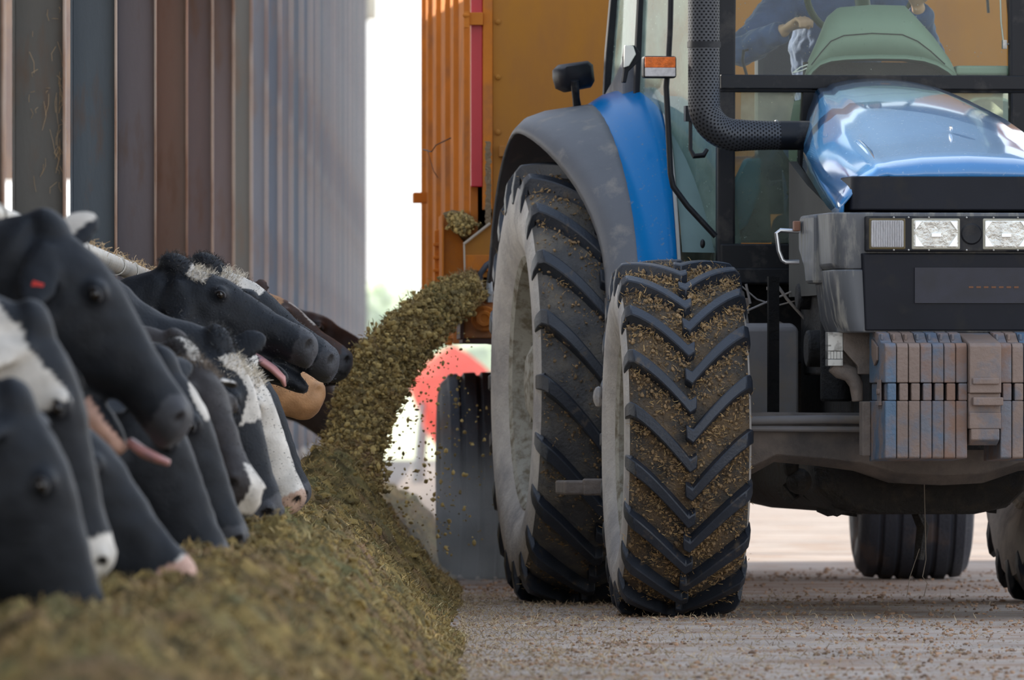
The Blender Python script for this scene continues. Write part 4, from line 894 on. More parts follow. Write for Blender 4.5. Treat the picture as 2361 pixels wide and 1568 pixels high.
# ---------------------------------------------------------------- the orange feeder wagon
M_or = mat('orange_paint', (0.40, 0.165, 0.018), 0.6, spec=.25, dirt=((0.30, 0.13, 0.04), 1.6, 0.45), vary=.12, vscale=.8, stretch=(1, 1, .35), bump=.05)
M_or2 = mat('brown_orange_paint', (0.52, 0.17, 0.025), 0.75, spec=.15, dirt=((0.36, 0.14, 0.05), 5, 0.4), vary=.15)
M_red = mat('red_strip', (0.50, 0.022, 0.03), 0.4, vary=.1)
D = Frame(1.36, 44.2, R(1.9))
WG = empty('feeder_wagon', (1.36, 44.2, 0), R(1.9)); tag(WG, 'tall orange feed wagon with a red corner strip, hitched behind the blue tractor', 'wagon')
def wagon():
    HT = 3.35
    def p(px, py, y=0.0): q = D(px, py, y); return (q.x, q.z)
    xl = p(1135, 0)[0]; xr = 1.26
    # front panel outline incl. the cut corner around the discharge
    m = MB(); m.prism([(xl, HT), (xr, HT), (xr, .95), (p(1190, 800)[0], .95), p(1150, 790), p(1150, 640), p(1072, 640), p(1070, 563), p(1128, 516), (xl, p(0, 500)[1])], 0, .02, 'y'); m.build('front_panel', M_or, WG, smooth=0, bevel=.003)
    m = MB(); m.box(p(1150, 0)[0], xr, -.03, 0, p(0, 350)[1] - .02, p(0, 335)[1]); m.build('panel_fold', M_or, WG, smooth=0, bevel=.004)
    m = MB(); m.prism([p(1072, 625), p(1190, 625), p(1190, 588), p(1072, 588)], -.012, 0, 'y'); m.build('lower_fold', M_or2, WG, smooth=0, bevel=.003)
    for py in (50, 178, 305): m = MB(); q = D(1148, py, 0); m.lathe([(0, .012), (-.008, .011), (-.012, .004), (-.012, .001)], 'y', (q.x, 0, q.z), 12); m.build('rivet', M_or, WG)
    # corner post and red strip
    a = p(1113, 0)[0]
    m = MB(); m.box(a, xl, -.02, .10, 1.6, HT); m.build('corner_post', M_or2, WG, smooth=0, bevel=.004)
    b = p(1086, 0)[0]
    m = MB(); m.box(b, a, .0, .05, p(0, 430)[1], HT); m.build('red_strip', M_red, WG, smooth=0, bevel=.004)
    m = MB(); m.box(p(1072, 0)[0], a, -.04, .02, p(0, 57)[1], p(0, 28)[1]); q = D(1076, 42, -.05); m.cyl((q.x, -.05, q.z + .028), (q.x, -.05, q.z - .040), .012, n=12); m.ell((q.x - .002, -.055, q.z + .012), (.016, .012, .012), 10, 6); m.build('strip_clasp', M_or2, WG, smooth=40, bevel=.002)
    # caked edge
    m = MB(); rr5 = [[(p(1119 + random.uniform(-3, 2), y)[0], -.02, p(0, y)[1]), (p(1132 + random.uniform(-3, 2), y)[0], -.022, p(0, y)[1]), (p(1132, y)[0], .0, p(0, y)[1]), (p(1119, y)[0], .0, p(0, y)[1])] for y in range(325, 520, 6)]
    m.loft(rr5); m.build('caked_edge', mat('caked_edge', (.24, .17, .10), .9, bump=1), WG, smooth=0)
    # side wall with ribs
    ys = 6.4; xs_ = b + .0
    m = MB(); m.box(xs_, xs_ + .03, .05, ys, 1.10, HT); m.build('side_wall', M_or2, WG, smooth=0)
    for y in (.28, 1.62, 2.75, 4.05, 5.3, 6.3):
        m = MB(); m.prism([(xs_ + .01, y - .05), (xs_ - .022, y - .03), (xs_ - .022, y + .03), (xs_ + .01, y + .05)], 1.05, HT, 'z'); m.build('side_rib', M_or2, WG, smooth=0, bevel=.004)
    m = MB(); q = D(0, 458, 6.0); m.box(xs_ - .07, xs_ + .02, 5.9, 6.1, q.z - .02, q.z + .03); m.build('side_catch', M_or2, WG, smooth=0, bevel=.004)
    m = MB(); m.box(xr - .03, xr, .0, ys, 1.10, HT); m.build('side_wall', M_or2, WG, smooth=0)
    m = MB(); m.box(xs_, xr, ys - .03, ys, 1.10, HT); m.build('rear_wall', M_or, WG, smooth=0)
    m = MB(); m.box(xs_, xr, .0, ys, 1.08, 1.12); m.build('wagon_floor', M_or2, WG, smooth=0)
    m = MB(); m.box(xs_ - .03, xr + .03, -.04, ys, HT, HT + .06); m.box(xs_, xr, 0, ys, HT - .3, HT - .27); m.build('top_rim', M_or2, WG, smooth=0, bevel=.01)
    # discharge box on the left
    m = MB(); m.prism([p(1018, 645, .1), p(1018, 500, .1), p(1022, 497, .1), p(1050, 530, .1), p(1072, 563, .1), p(1078, 645, .1)], .08, .12, 'y'); m.prism([p(1018, 645, .1), p(1018, 495, .1), p(1023, 495, .1), p(1023, 645, .1)], .04, .5, 'y'); m.build('discharge_panel', M_or2, WG, smooth=0, bevel=.004)
    m = MB(); m.prism([p(1001, 690, .5), p(1001, 532, .5), p(1022, 526, .5), p(1022, 690, .5)], .45, .55, 'y')
    for y in (560, 590, 620): m.prism([p(999, y + 8, .44), p(999, y, .44), p(1022, y, .44), p(1022, y + 8, .44)], .43, .45, 'y')
    m.build('discharge_flap', M_or2, WG, smooth=0, bevel=.004)
    m = MB(); m.tube([D(1069, 563, -.02), D(1130, 515, -.02)], .006, 8); m.tube([D(1070, 563, -.02), D(1072, 640, -.02)], .004, 8); m.build('opening_lip', mat('worn_lip', (.45, .38, .3), .5), WG)
    # silage heap lodged in the opening
    m = MB(); A = [D(x, y, .1) for x, y in ((1021, 505), (1024, 490), (1045, 484), (1075, 490), (1105, 508), (1120, 520), (1072, 560), (1050, 545), (1022, 522))]
    c = sum(A, Vector()) / len(A); rings = []
    for k, (f_, dy) in enumerate(((1.0, .12), (1.0, .03), (.9, -.0), (.55, -.035), (.05, -.05))):
        rings.append([c + (q - c) * f_ * (1 + .06 * noise.noise((q.x * 30, q.z * 30, k))) + Vector((0, dy + .02 * noise.noise((q.x * 40, k, 1)), 0)) for q in A])
    m.loft(rings); s_ = m.build('lodged_silage', mat('silage_dark', (0.1, .1, .05)), WG, smooth=180); tag(s_, kind='stuff')
    n = 1200; w_ = rng.dirichlet(np.ones(len(A)) * .6, n); P_ = w_ @ np.array([q[:] for q in A]); P_[:, 1] = .02 + rng.uniform(-.05, .03, n)
    tag(clod_mesh(n, P_, .003, .010, 'lodged_bits', mat('silage_fly', (0, 0, 0)), s_, 1), kind='stuff')
    # motor box, flange, hoses
    m = MB(); m.prism([p(1068, 780, -.12), p(1068, 688, -.12), p(1175, 688, -.12), p(1175, 780, -.12)], -.12, .3, 'y'); m.build('motor_housing', mat('orange_housing', (.50, .19, .05), .45, dirt=((.3, .15, .08), 8, .4), vary=.15), WG, smooth=0, bevel=.008)
    m = MB(); m.prism([p(1060, 782, -.1), p(1060, 690, -.1), p(1069, 688, -.1), p(1069, 782, -.1)], -.14, .3, 'y'); m.prism([p(1066, 792, -.1), p(1066, 776, -.1), p(1175, 780, -.1), p(1175, 800, -.1), p(1130, 792, -.1)], -.11, .3, 'y'); m.build('housing_edge', mat('dark_rust', (.07, .03, .025), .6), WG, smooth=0, bevel=.003)
    q = D(1116, 735, -.13); S_ = F_PX / 44.0
    m = MB(); m.lathe([(-.12, 30 / S_), (-.145, 30 / S_), (-.150, 27 / S_), (-.150, 19 / S_), (-.165, 17 / S_), (-.165, 11 / S_), (-.160, 9 / S_), (-.160, .001)], 'y', (q.x, 0, q.z), 32)
    for k in range(8): a_ = k * math.pi / 4; m.cyl((q.x + math.cos(a_) * 23.5 / S_, -.15, q.z + math.sin(a_) * 23.5 / S_), (q.x + math.cos(a_) * 23.5 / S_, -.157, q.z + math.sin(a_) * 23.5 / S_), .004, n=6)
    m.build('motor_flange', M_or2, WG, smooth=35)
    for px, ex in ((1106, 1150), (1129, 1152)):
        m = MB(); m.cyl(D(px, 697, -.13), D(px, 680, -.13), .015, n=6); m.cyl(D(px, 680, -.13), D(px, 650, -.13), .016, .013); m.cyl(D(px, 678, -.13), D(px, 672, -.13), .018, n=6); f_ = m.build('hose_fitting', mat('zinc_fitting', (.42, .44, .46), .4, .4), WG)
        m = MB(); y0 = 655; m.tube([D(px, y0, -.13), D(px + 1, 632, -.13), D(lerp(px, ex, .35), 612 if px < 1120 else 620, -.13), D(lerp(px, ex, .75), 600 if px < 1120 else 606, -.12), D(ex + 18, 592 if px < 1120 else 600, -.1), D(ex + 90, 620, -.1)], .0125, 12); m.build('hydraulic_hose', mat('hose_rubber', (.04, .045, .06), .45), WG)
    # cable whiskers on the side, chassis, drawbar, axle
    m = MB(); m.tube([D(976, 345, .5), D(995, 350, .3), D(1005, 335, .3), D(1040, 318, .3)], .0025, 5); m.tube([D(985, 345, .5), D(1000, 395, .3), D(1010, 410, .3)], .0015, 5); m.build('wire_whisker', M_black, WG)
    m = MB(); m.box(-.45, -.30, 0, 6.2, .80, 1.08); m.box(.30, .45, 0, 6.2, .80, 1.08); m.beam((-.38, .1, .82), (0.0, -1.3, .62), .12, .14); m.beam((.38, .1, .82), (0.0, -1.3, .62), .12, .14); m.build('chassis', M_or2, WG, smooth=0, bevel=.01)
    m = MB(); m.cyl((-1.15, 3.6, .47), (.95, 3.6, .47), .06); m.box(-.45, -.3, 3.5, 3.7, .47, .75); m.box(.3, .45, 3.5, 3.7, .47, .75); m.build('wagon_axle', M_oily, WG)
    def wheel(cx, side):
        R_, hw, rim = .468, .25, .24; prof = []
        for t in np.linspace(-hw * .9, hw * .9, 46):
            g = 1 if (abs((t / hw * 3.2) % 1 - .5) < .38) else 0
            prof.append((t, R_ - .02 * (abs(t) / hw) ** 3 - (0 if g else .014)))
        sh = [(hw * .99, R_ - .05), (hw * 1.04, R_ - .10), (hw * 1.0, rim + .05), (hw * .9, rim + .01), (hw * .86, rim)]
        full = [(-a, b_) for a, b_ in sh[::-1]] + prof + sh
        m = MB(); m.lathe(full, 'x', n=72); o = m.build('wagon_tyre', mat('worn_road_tyre', (.035, .04, .055), .45, dirt=((.14, .095, .07), 3, .35), bump=.4, bscale=60), WG, smooth=40, loc=(cx, 3.6, .466))
        r = MB(); x0 = side * hw * .86; r.lathe([(x0, rim + .01), (x0 - side * .03, rim - .02), (x0 - side * .10, rim - .05), (x0 - side * .12, .1), (x0 - side * .04, .09), (x0 - side * .04, .001)], 'x', n=40); r.lathe([(-x0, rim + .01), (-x0 + side * .05, rim - .02), (-x0 + side * .05, .001)], 'x', n=40); r.build('rim', M_rim, o)
    wheel(-1.08, -1); wheel(.80, 1)
wagon()
# ---------------------------------------------------------------- one watertight skin from overlapping pieces
def fuse(mb, voxel, iters=5, fac=.5):
    me = bpy.data.meshes.new('tmp'); me.from_pydata(mb.v, [], mb.f); bm = bmesh.new(); bm.from_mesh(me); bmesh.ops.recalc_face_normals(bm, faces=bm.faces); bm.to_mesh(me); bm.free()
    o = bpy.data.objects.new('tmp', me); COL.objects.link(o)
    r = o.modifiers.new('r', 'REMESH'); r.mode = 'VOXEL'; r.voxel_size = voxel; r.use_smooth_shade = True
    s = o.modifiers.new('s', 'SMOOTH'); s.factor = fac; s.iterations = iters
    dg = bpy.context.evaluated_depsgraph_get(); new = bpy.data.meshes.new_from_object(o.evaluated_get(dg)); bpy.data.objects.remove(o); bpy.data.meshes.remove(me)
    new.polygons.foreach_set('use_smooth', [True] * len(new.polygons)); return new
# ---------------------------------------------------------------- the driver
def driver():
    skin = mat('driver_skin', (.62, .36, .24), .5, vary=.1); jac = mat('blue_overall', (.045, .085, .22), .85, vary=.3, vscale=9, bump=.5, bscale=14, sheen=.3)
    root_o = TR.location; Mw = Matrix.Translation(root_o) @ Matrix.Rotation(R(7), 4, 'Z')
    L = lambda v: Mw @ Vector(v)
    q = lambda px, py, y: T(px, py, y)
    sh = Vector((-.185, 2.42, 2.40)); el = q(1706, 118, 2.28); wr = q(1812, 68, 2.08); hd = q(1838, 52, 2.03)
    sh2 = Vector((.225, 2.42, 2.40)); el2 = Vector((.36, 2.25, 2.15)); wr2 = Vector((.27, 2.02, 2.36)); hd2 = Vector((.25, 1.97, 2.40))
    pel = Vector((.02, 2.58, 1.78)); che = Vector((.02, 2.5, 2.2)); neck = Vector((.02, 2.42, 2.47)); head = Vector((.02, 2.38, 2.63))
    m = MB()
    m.tube([pel, lerp(pel, che, .5), che, Vector((.02, 2.46, 2.36))], [.14, .13, .155, .11], 16); m.tube([neck - Vector((0, 0, .08)), neck + Vector((0, 0, .08))], [.055, .052], 12)
    m.ell(head, (.075, .095, .115), 20, 14); m.ell(head + Vector((0, -.075, -.055)), (.045, .035, .05)); m.ell(head + Vector((0, -.102, -.01)), (.011, .018, .022)); m.ell(head + Vector((0, -.093, -.048)), (.024, .010, .008))
    for s in (-1, 1): m.ell(head + Vector((s * .078, .005, -.005)), (.009, .018, .03)); m.ell(head + Vector((s * .03, -.088, .032)), (.02, .01, .008))
    for a, b, c, d in ((sh, el, wr, hd), (sh2, el2, wr2, hd2)):
        m.tube([Vector((.02, 2.45, 2.38)), a, lerp(a, b, .5), b, lerp(b, c, .4), c], [.06, .058, .048, .042, .040, .026], 12)
        dr = (d - c).normalized(); sd = dr.cross(Vector((0, 0, 1))).normalized(); up = sd.cross(dr)
        m.tube([c, c + dr * .03, c + dr * .075], [.026, .034, .036], 10, flat=.55, ups=up)
        for k, (off, ln) in enumerate(((-.030, .062), (-.010, .075), (.011, .070), (.030, .055))):
            f0 = c + dr * .07 + sd * off; m.tube([f0, f0 + dr * ln * .45 + up * .004, f0 + dr * ln * .75 - up * .018, f0 + dr * ln * .55 - up * .040], [.0105, .010, .009, .008], 8)
        t0 = c + dr * .03 - sd * .028; m.tube([t0, t0 + dr * .03 - sd * .022 - up * .01, t0 + dr * .055 - sd * .014 - up * .03], [.013, .011, .009], 8)
    for s in (-1, 1):
        m.tube([pel + Vector((s * .08, 0, 0)), Vector((s * .17, 2.12, 1.80)), Vector((s * .18, 2.05, 1.55)), Vector((s * .17, 1.98, 1.34))], [.10, .072, .06, .042], 12); m.tube([Vector((s * .17, 2.02, 1.31)), Vector((s * .18, 1.84, 1.30))], [.045, .035], 10)
    me = fuse(m, .0065, 3); o = link_mesh('person', me, skin); o.location = root_o; o.rotation_euler = (0, 0, R(7))
    tag(o, 'driver in blue overalls seated in the tractor cab with one hand on the steering wheel', 'person')
    j = MB(); j.tube([pel - Vector((0, 0, .06)), lerp(pel, che, .5), che, Vector((.02, 2.46, 2.38)), Vector((.02, 2.44, 2.45))], [.165, .155, .185, .15, .075], 20)
    for a, b, c in ((sh, el, wr), (sh2, el2, wr2)):
        pts = [Vector((.02 + (a.x - .02) * .5, 2.45, 2.37)), a, lerp(a, b, .3), lerp(a, b, .7), b, lerp(b, c, .3), lerp(b, c, .7), lerp(b, c, .93)]
        j.tube(pts, [.085, .078, .070, .064, .066, .058, .050, .043], 16)
    jm = fuse(j, .010, 3)
    for v in jm.vertices:
        n_ = noise.noise(v.co * 17) * .012 + noise.noise(v.co * 38) * .006; v.co += v.normal * n_
    jo = link_mesh('jacket', jm, jac, o)
    j = MB()
    for s in (-1, 1): j.tube([pel + Vector((s * .07, .02, 0)), Vector((s * .17, 2.12, 1.80)), Vector((s * .18, 2.05, 1.55)), Vector((s * .175, 2.0, 1.38))], [.125, .092, .078, .065], 14)
    link_mesh('trousers', fuse(j, .012, 3), jac, o)
    h = MB(); h.ell(head + Vector((0, .015, .03)), (.083, .095, .10), 20, 12); h.build('hair', mat('driver_hair', (.08, .05, .03), .8), o)
driver()
# ---------------------------------------------------------------- cows
def coat_mat(name, rough=.55):
    m = bpy.data.materials.new(name); m.use_nodes = True; n = m.node_tree; L = n.links.new; B = n.nodes['Principled BSDF']
    a = n.nodes.new('ShaderNodeAttribute'); a.attribute_name = 'coat'; 
    tc = n.nodes.new('ShaderNodeTexCoord'); z = n.nodes.new('ShaderNodeTexNoise'); z.inputs['Scale'].default_value = 120; z.inputs['Detail'].default_value = 4; L(tc.outputs['Object'], z.inputs['Vector'])
    z2 = n.nodes.new('ShaderNodeTexNoise'); z2.inputs['Scale'].default_value = 14; L(tc.outputs['Object'], z2.inputs['Vector'])
    mr = n.nodes.new('ShaderNodeMapRange'); mr.inputs[1].default_value = .3; mr.inputs[2].default_value = .7; mr.inputs[3].default_value = .75; mr.inputs[4].default_value = 1.25; L(z2.outputs['Fac'], mr.inputs[0])
    mx = n.nodes.new('ShaderNodeVectorMath'); mx.operation = 'SCALE'; L(a.outputs['Color'], mx.inputs[0]); L(mr.outputs[0], mx.inputs['Scale']); L(mx.outputs[0], B.inputs['Base Color'])
    bp = n.nodes.new('ShaderNodeBump'); bp.inputs['Strength'].default_value = .35; bp.inputs['Distance'].default_value = .006; L(z.outputs['Fac'], bp.inputs['Height']); L(bp.outputs[0], B.inputs['Normal'])
    B.inputs['Roughness'].default_value = rough; B.inputs['Specular IOR Level'].default_value = .28; B.inputs['Sheen Weight'].default_value = .06; B.inputs['Sheen Roughness'].default_value = .35; B.inputs['Sheen Tint'].default_value = (.75, .8, 1, 1)
    return m
M_coat = coat_mat('cow_coat')
M_eye = mat('cow_eye', (.012, .008, .006), .06, coat=1); M_tong = mat('cow_tongue', (.55, .26, .24), .35, dirt=((.25, .2, .25), 14, .35), vary=.15); M_tag = mat('red_ear_tag', (.65, .03, .02), .4)
BK = (.009, .011, .015); WT = (.62, .57, .50); PK = (.60, .36, .27); BR = (.10, .055, .035); TN = (.50, .27, .13); NO = (.05, .05, .055)
HAIR = {}
def hair_mat(nm, c): return mat('hair_' + nm, c, .6, island=.4)
def cow(label, P, pitch, yaw, roll=0.0, sc=1.0, coat=None, mouth=0.0, tongue=0, bodyyaw=0.0, dx=.85, ear_near=(0, 0), ear_far=(0, 0), shz=1.02, muzzle=NO, hair=None, nostril=True, knob=.0, earcol=None, tagred=False, voxel=.0105, near_dir=None, far_dir=None, dy=0.0):
    """P: poll in the world. The body stands behind the rail, facing the heap (+x). near = towards the camera (-y)."""
    P = Vector(P); p, q = R(pitch), R(yaw)
    Fv = Vector((math.cos(p) * math.cos(q), -math.cos(p) * math.sin(q), -math.sin(p))); U = Vector((math.sin(p) * math.cos(q), -math.sin(p) * math.sin(q), math.cos(p)))
    Wv = Fv.cross(U)           # lateral; compute the camera side
    if Wv.y > 0: Wv = -Wv      # Wv points to the camera side
    Q = Matrix.Rotation(R(roll), 3, Fv); U = Q @ U; Wv = Q @ Wv
    H = lambda s, u, w_: P + (Fv * s + U * u + Wv * w_) * sc
    secs = [(-.05, .055, -.13, .060), (-.02, .085, -.16, .080), (.03, .105, -.19, .098), (.09, .116, -.222, .108), (.15, .118, -.240, .112), (.20, .110, -.238, .104), (.26, .096, -.210, .086), (.32, .084, -.176, .076), (.38, .075, -.148, .070), (.43, .070, -.130, .070), (.475, .069, -.120, .078), (.51, .063, -.110, .081), (.535, .046, -.092, .073), (.553, .014, -.056, .050)]
    m = MB()
    def ring(s, t, b, wd, n=20, e=2.3, cut=None):
        c = (t + b) / 2; hh = (t - b) / 2; out = []
        for k in range(n):
            a = 2 * math.pi * k / n; ca, sa = math.cos(a), math.sin(a)
            x = wd * math.copysign(abs(ca) ** (2 / e), ca); y = hh * math.copysign(abs(sa) ** (2 / e), sa)
            if sa < 0: x *= 1 - .38 * abs(sa) ** 1.5       # jaw narrower than forehead
            out.append(H(s, c + y, x))
        return out
    if mouth <= 0: m.loft([ring(*x) for x in secs])
    else:   # upper head and a dropped lower jaw
        up = [(s, t, b if s < .24 else max(b, lerp(-.20, -.066, smooth01((s - .22) / .18))), wd) for s, t, b, wd in secs]; m.loft([ring(*x) for x in up])
        jaw = []
        for s, hh, wd in ((.08, .06, .06), (.20, .065, .066), (.28, .055, .060), (.36, .044, .055), (.43, .036, .052), (.475, .030, .050), (.505, .018, .036)):
            u0 = lerp(-.17, -.098, smooth01((s - .1) / .36)) - mouth * ((s - .08) * .9); jaw.append([H(s - .3 * mouth * (s - .1), u0 + hh * math.sin(a), wd * math.cos(a)) for a in [2 * math.pi * k / 16 for k in range(16)]])
        m.loft(jaw)
    # brows, cheek, nostril wings
    for s in (-1, 1):
        m.ell(H(.160, .066, s * .086), .030 * sc, 12, 8); m.ell(H(.13, -.10, s * .062), (.07 * sc,) * 3, 12, 8); m.ell(H(.508, .030, s * .052), .026 * sc, 10, 8)
    MX = Matrix((Fv, Wv, U)).transposed(); m.ell(H(-.025, .062 + knob, 0), (.070 * sc, .062 * sc, .046 * sc), 14, 10, MX)
    # ears
    EAR = {}
    for s, (dr, fw_) in ((1, ear_near), (-1, ear_far)):
        a = R(dr); d = (Wv * s * math.cos(a) - U * math.sin(a) - Fv * fw_ * .5).normalized() if True else 0
        if s == 1 and near_dir: d = Vector(near_dir).normalized()
        if s == -1 and far_dir: d = Vector(far_dir).normalized()
        base = H(.01, .022, s * .092); nrm = Fv.cross(d).normalized(); fl = d.cross(nrm).normalized()
        wax = (Fv * .78 + U * .6); wax = (wax - d * wax.dot(d)).normalized(); nrm = wax; fl = d.cross(nrm).normalized(); rings = []
        for t, wd in ((-.03, .022), (0, .028), (.03, .044), (.065, .054), (.105, .051), (.138, .036), (.16, .014)):
            c = base + d * t * sc + fl * (-.018 * math.sin(t * 15)) * sc
            rings.append([c + (nrm * math.cos(x) * wd + fl * math.sin(x) * .0125) * sc for x in [2 * math.pi * k / 12 for k in range(12)]])
        m.loft(rings); EAR[s] = (base, d, nrm, fl)
    # neck
    by = R(bodyyaw); bd = Vector((math.cos(by), -math.sin(by), 0)); bl = Vector((-bd.y, bd.x, 0))
    Sh = Vector((P.x - dx, P.y + dy, shz))
    A = H(-.02, -.075, 0); A0 = H(.08, -.10, 0); nb = Sh + bd * .25 + Vector((0, 0, -.02))
    hd_ = (A - H(.3, -.02, 0)).normalized(); upn = Vector((0, 0, 1))
    c1 = A + (hd_ * .55 + (Sh - A).normalized() * .45) * .28; pts = []
    for t in np.linspace(0, 1, 9):
        b0, b1, b2, b3 = (1 - t) ** 3, 3 * t * (1 - t) ** 2, 3 * t * t * (1 - t), t ** 3; pts.append(A * b0 + c1 * b1 + nb * b2 + Sh * b3)
    for i_ in range(1, 8): pts[i_].z -= .055 * math.sin(math.pi * min(1, i_ / 5.0)) + .02
    pts = [A0] + pts; rad = [.11, .150, .165, .178, .192, .21, .235, .265, .30, .34]
    rings = []
    for i, c in enumerate(pts):
        tg = (pts[min(i + 1, len(pts) - 1)] - pts[max(i - 1, 0)]).normalized(); lat = tg.cross(upn); lat = lat.normalized() if lat.length > .2 else bl; u2 = lat.cross(tg).normalized()
        rings.append([c + u2 * math.sin(a) * rad[i] * sc + lat * math.cos(a) * rad[i] * .66 * sc for a in [2 * math.pi * k / 18 for k in range(18)]])
    m.loft(rings)
    # barrel, hips
    rings = []
    for t, zc, hh, wd in ((.10, 1.0, .22, .12), (0, 1.01, .34, .20), (-.2, 1.0, .40, .26), (-.5, .99, .40, .30), (-.85, .98, .415, .335), (-1.15, .99, .41, .33), (-1.4, 1.03, .36, .28), (-1.6, 1.06, .30, .24), (-1.72, 1.05, .2, .16)):
        c = Sh + bd * t; c.z = zc; rings.append([c + Vector((0, 0, 1)) * math.sin(a) * hh + bl * math.cos(a) * wd for a in [2 * math.pi * k / 20 for k in range(20)]])
    m.loft(rings)
    for t, s, front in ((-.02, 1, 1), (-.02, -1, 1), (-1.45, 1, 0), (-1.45, -1, 0)):
        o_ = Sh + bd * t + bl * s * .17; o_.z = 0
        if front: pp = [(0, .85, .13), (.02, .62, .075), (.0, .42, .052), (.0, .22, .036), (.0, .10, .042), (.03, .0, .055)]
        else: pp = [(0, .90, .17), (.08, .66, .10), (-.10, .48, .058), (-.05, .25, .040), (-.03, .10, .044), (.0, .0, .056)]
        m.tube([o_ + bd * a_ + Vector((0, 0, z_)) for a_, z_, _ in pp], [r_ for *_, r_ in pp], 12, ups=bd)
    m.tube([Sh + bd * -1.68 + Vector((0, 0, 1.15 - Sh.z + Sh.z * 0)) * 1 if False else Vector(((Sh + bd * -1.68).x, (Sh + bd * -1.68).y, 1.22)), Vector(((Sh + bd * -1.8).x, (Sh + bd * -1.8).y, 1.05)), Vector(((Sh + bd * -1.8).x, (Sh + bd * -1.8).y, .55))], [.03, .025, .03], 8)
    org = Vector((Sh.x, Sh.y, 0)); m.v = [tuple(Vector(v) - org) for v in m.v]
    me = fuse(m, voxel, 6, .5)
    # nostrils and mouth pressed in; coat colours in the animal's own coordinates
    at = me.color_attributes.new('coat', 'FLOAT_COLOR', 'POINT'); n = len(me.vertices); co = np.empty(n * 3, np.float32); me.vertices.foreach_get('co', co); co = co.reshape(-1, 3) + np.array(org[:])
    rel = (co - np.array(P[:])) / sc; s_ = rel @ np.array(Fv[:]); u_ = rel @ np.array(U[:]); w_ = rel @ np.array(Wv[:])
    colr = np.zeros((n, 4), np.float32); colr[:, 3] = 1
    near = (s_ > -.3) & (s_ < .75) & (np.abs(u_) < .5) & (np.abs(w_) < .45)
    for i in range(n):
        if near[i]:
            nn = noise.noise((rel[i][0] * 14, rel[i][1] * 14, rel[i][2] * 14))
            c = coat(s_[i], u_[i] + .012 * nn, w_[i] + .012 * nn, nn) if coat else BK
            if muzzle and s_[i] > .475 + .02 * nn and abs(w_[i]) < .1 and -.10 < u_[i] < .09: c = muzzle
            if nostril and (s_[i] - .520) ** 2 + ((u_[i] - .03) * .75) ** 2 + ((abs(w_[i]) - .068) * .6) ** 2 < (.012 + .004 * nn) ** 2: c = (.008, .006, .006)
            if nostril and not mouth and .40 < s_[i] < .56 and abs(u_[i] + .043 + (.53 - s_[i]) * .12) < .0045: c = (c[0] * .3, c[1] * .3, c[2] * .3)
        else:
            v = noise.noise((co[i][0] * 1.6 + P.y, co[i][1] * 1.6, co[i][2] * 1.6)); c = coat(-.5, 0, 0, 0) if coat and coat(-.5, 0, 0, 0) != BK else (WT if v > .30 else BK)
        colr[i, :3] = c
    at.data.foreach_set('color', colr.ravel())
    nrm0 = np.empty(n * 3, np.float32); me.vertices.foreach_get('normal', nrm0); nrm0 = nrm0.reshape(-1, 3)
    for i in range(n):
        if near[i]:
            me.vertices[i].co += Vector(nrm0[i]) * (.0055 * noise.noise(rel[i] * 10.0) + .0028 * noise.noise(rel[i] * 24.0))
            dd = (s_[i] - .525) ** 2 + ((u_[i] - .03) * .75) ** 2 + (abs(w_[i]) - .066) ** 2
            if dd < .020 ** 2: me.vertices[i].co -= (Fv * .6 + Wv * (.5 if w_[i] > 0 else -.5)) * .012 * (1 - dd / .0004)
    o = link_mesh('cow', me, M_coat); o.location = org; tag(o, label, 'cow', group='cows along the feed fence')
    L = lambda v: v - org
    for s in (-1, 1):
        e_ = MB(); e_.ell(L(H(.166, .060, s * .1035)), .0155 * sc, 14, 10); e_.build('eye', M_eye, o, smooth=180)
        e_ = MB(); c0 = H(.166, .058, s * .110); e_.tube([L(c0 + (Fv * math.cos(a) * .019 + U * math.sin(a) * .014 + Wv * s * .006 * abs(math.cos(a / 2))) * sc) for a in [R(x) for x in range(-10, 200, 18)]], .0036 * sc, 6); e_.build('eyelid', mat('eyelid_skin', (.03, .028, .03), .5), o, smooth=180)
    if tongue:
        t_ = MB()
        if tongue == 1: T_p = [(.30, -.088, 0.02), (.38, -.095, .058), (.44, -.105, .074), (.485, -.122, .076), (.50, -.142, .066)]; rr6 = [.03, .032, .030, .026, .014]
        elif tongue == 2: T_p = [(.49, -.105, .01), (.525, -.095, .025), (.555, -.08, .035), (.585, -.062, .035)]; rr6 = [.030, .032, .028, .018]
        t_.tube([L(H(*x)) for x in T_p], rr6, 14, flat=.45, ups=U); t_.build('tongue', M_tong, o, smooth=180)
    if tagred:
        base, d, nrm, fl = EAR[1]; c = base + d * .10 * sc - fl * .02 - Vector((0, .012, 0)); g = MB(); g.obox(L(c), (.03, .004, .04), Matrix.Rotation(.3, 3, 'Y')); g.build('ear_tag', M_tag, o, smooth=0, bevel=.003)
    # hair: forelock, fringe of the ears, short rim hair
    if hair:
        vn = np.empty(n * 3, np.float32); me.vertices.foreach_get('normal', vn); vn = vn.reshape(-1, 3)
        for nm, c_, sel, cnt, ln in hair:
            idx = np.where(near & sel(s_, u_, w_))[0]
            if len(idx) < 5: continue
            k = rng.choice(idx, cnt); Pp = co[k] - np.array(org[:]) + rng.normal(size=(cnt, 3)) * .004
            h_ = fibres(nm, Pp, vn[k] + np.array(Fv[:]) * .4 * (0 if 'ear' in nm else 1), ln, .0009, hair_mat(nm + str(c_[0]), c_), o, lift=1.6); tag(h_, kind='stuff')
    return o
def blk(s, u, w, n): return BK
fl_sel = lambda s, u, w: (s < .10) & (s > .025) & (u > .06) & (np.abs(w) < .08)
kn_sel = lambda s, u, w: (s < .02) & (s > -.1) & (u > .06) & (np.abs(w) < .07)
ear_sel = lambda s, u, w: (np.abs(w) > .12) & (s < .15)
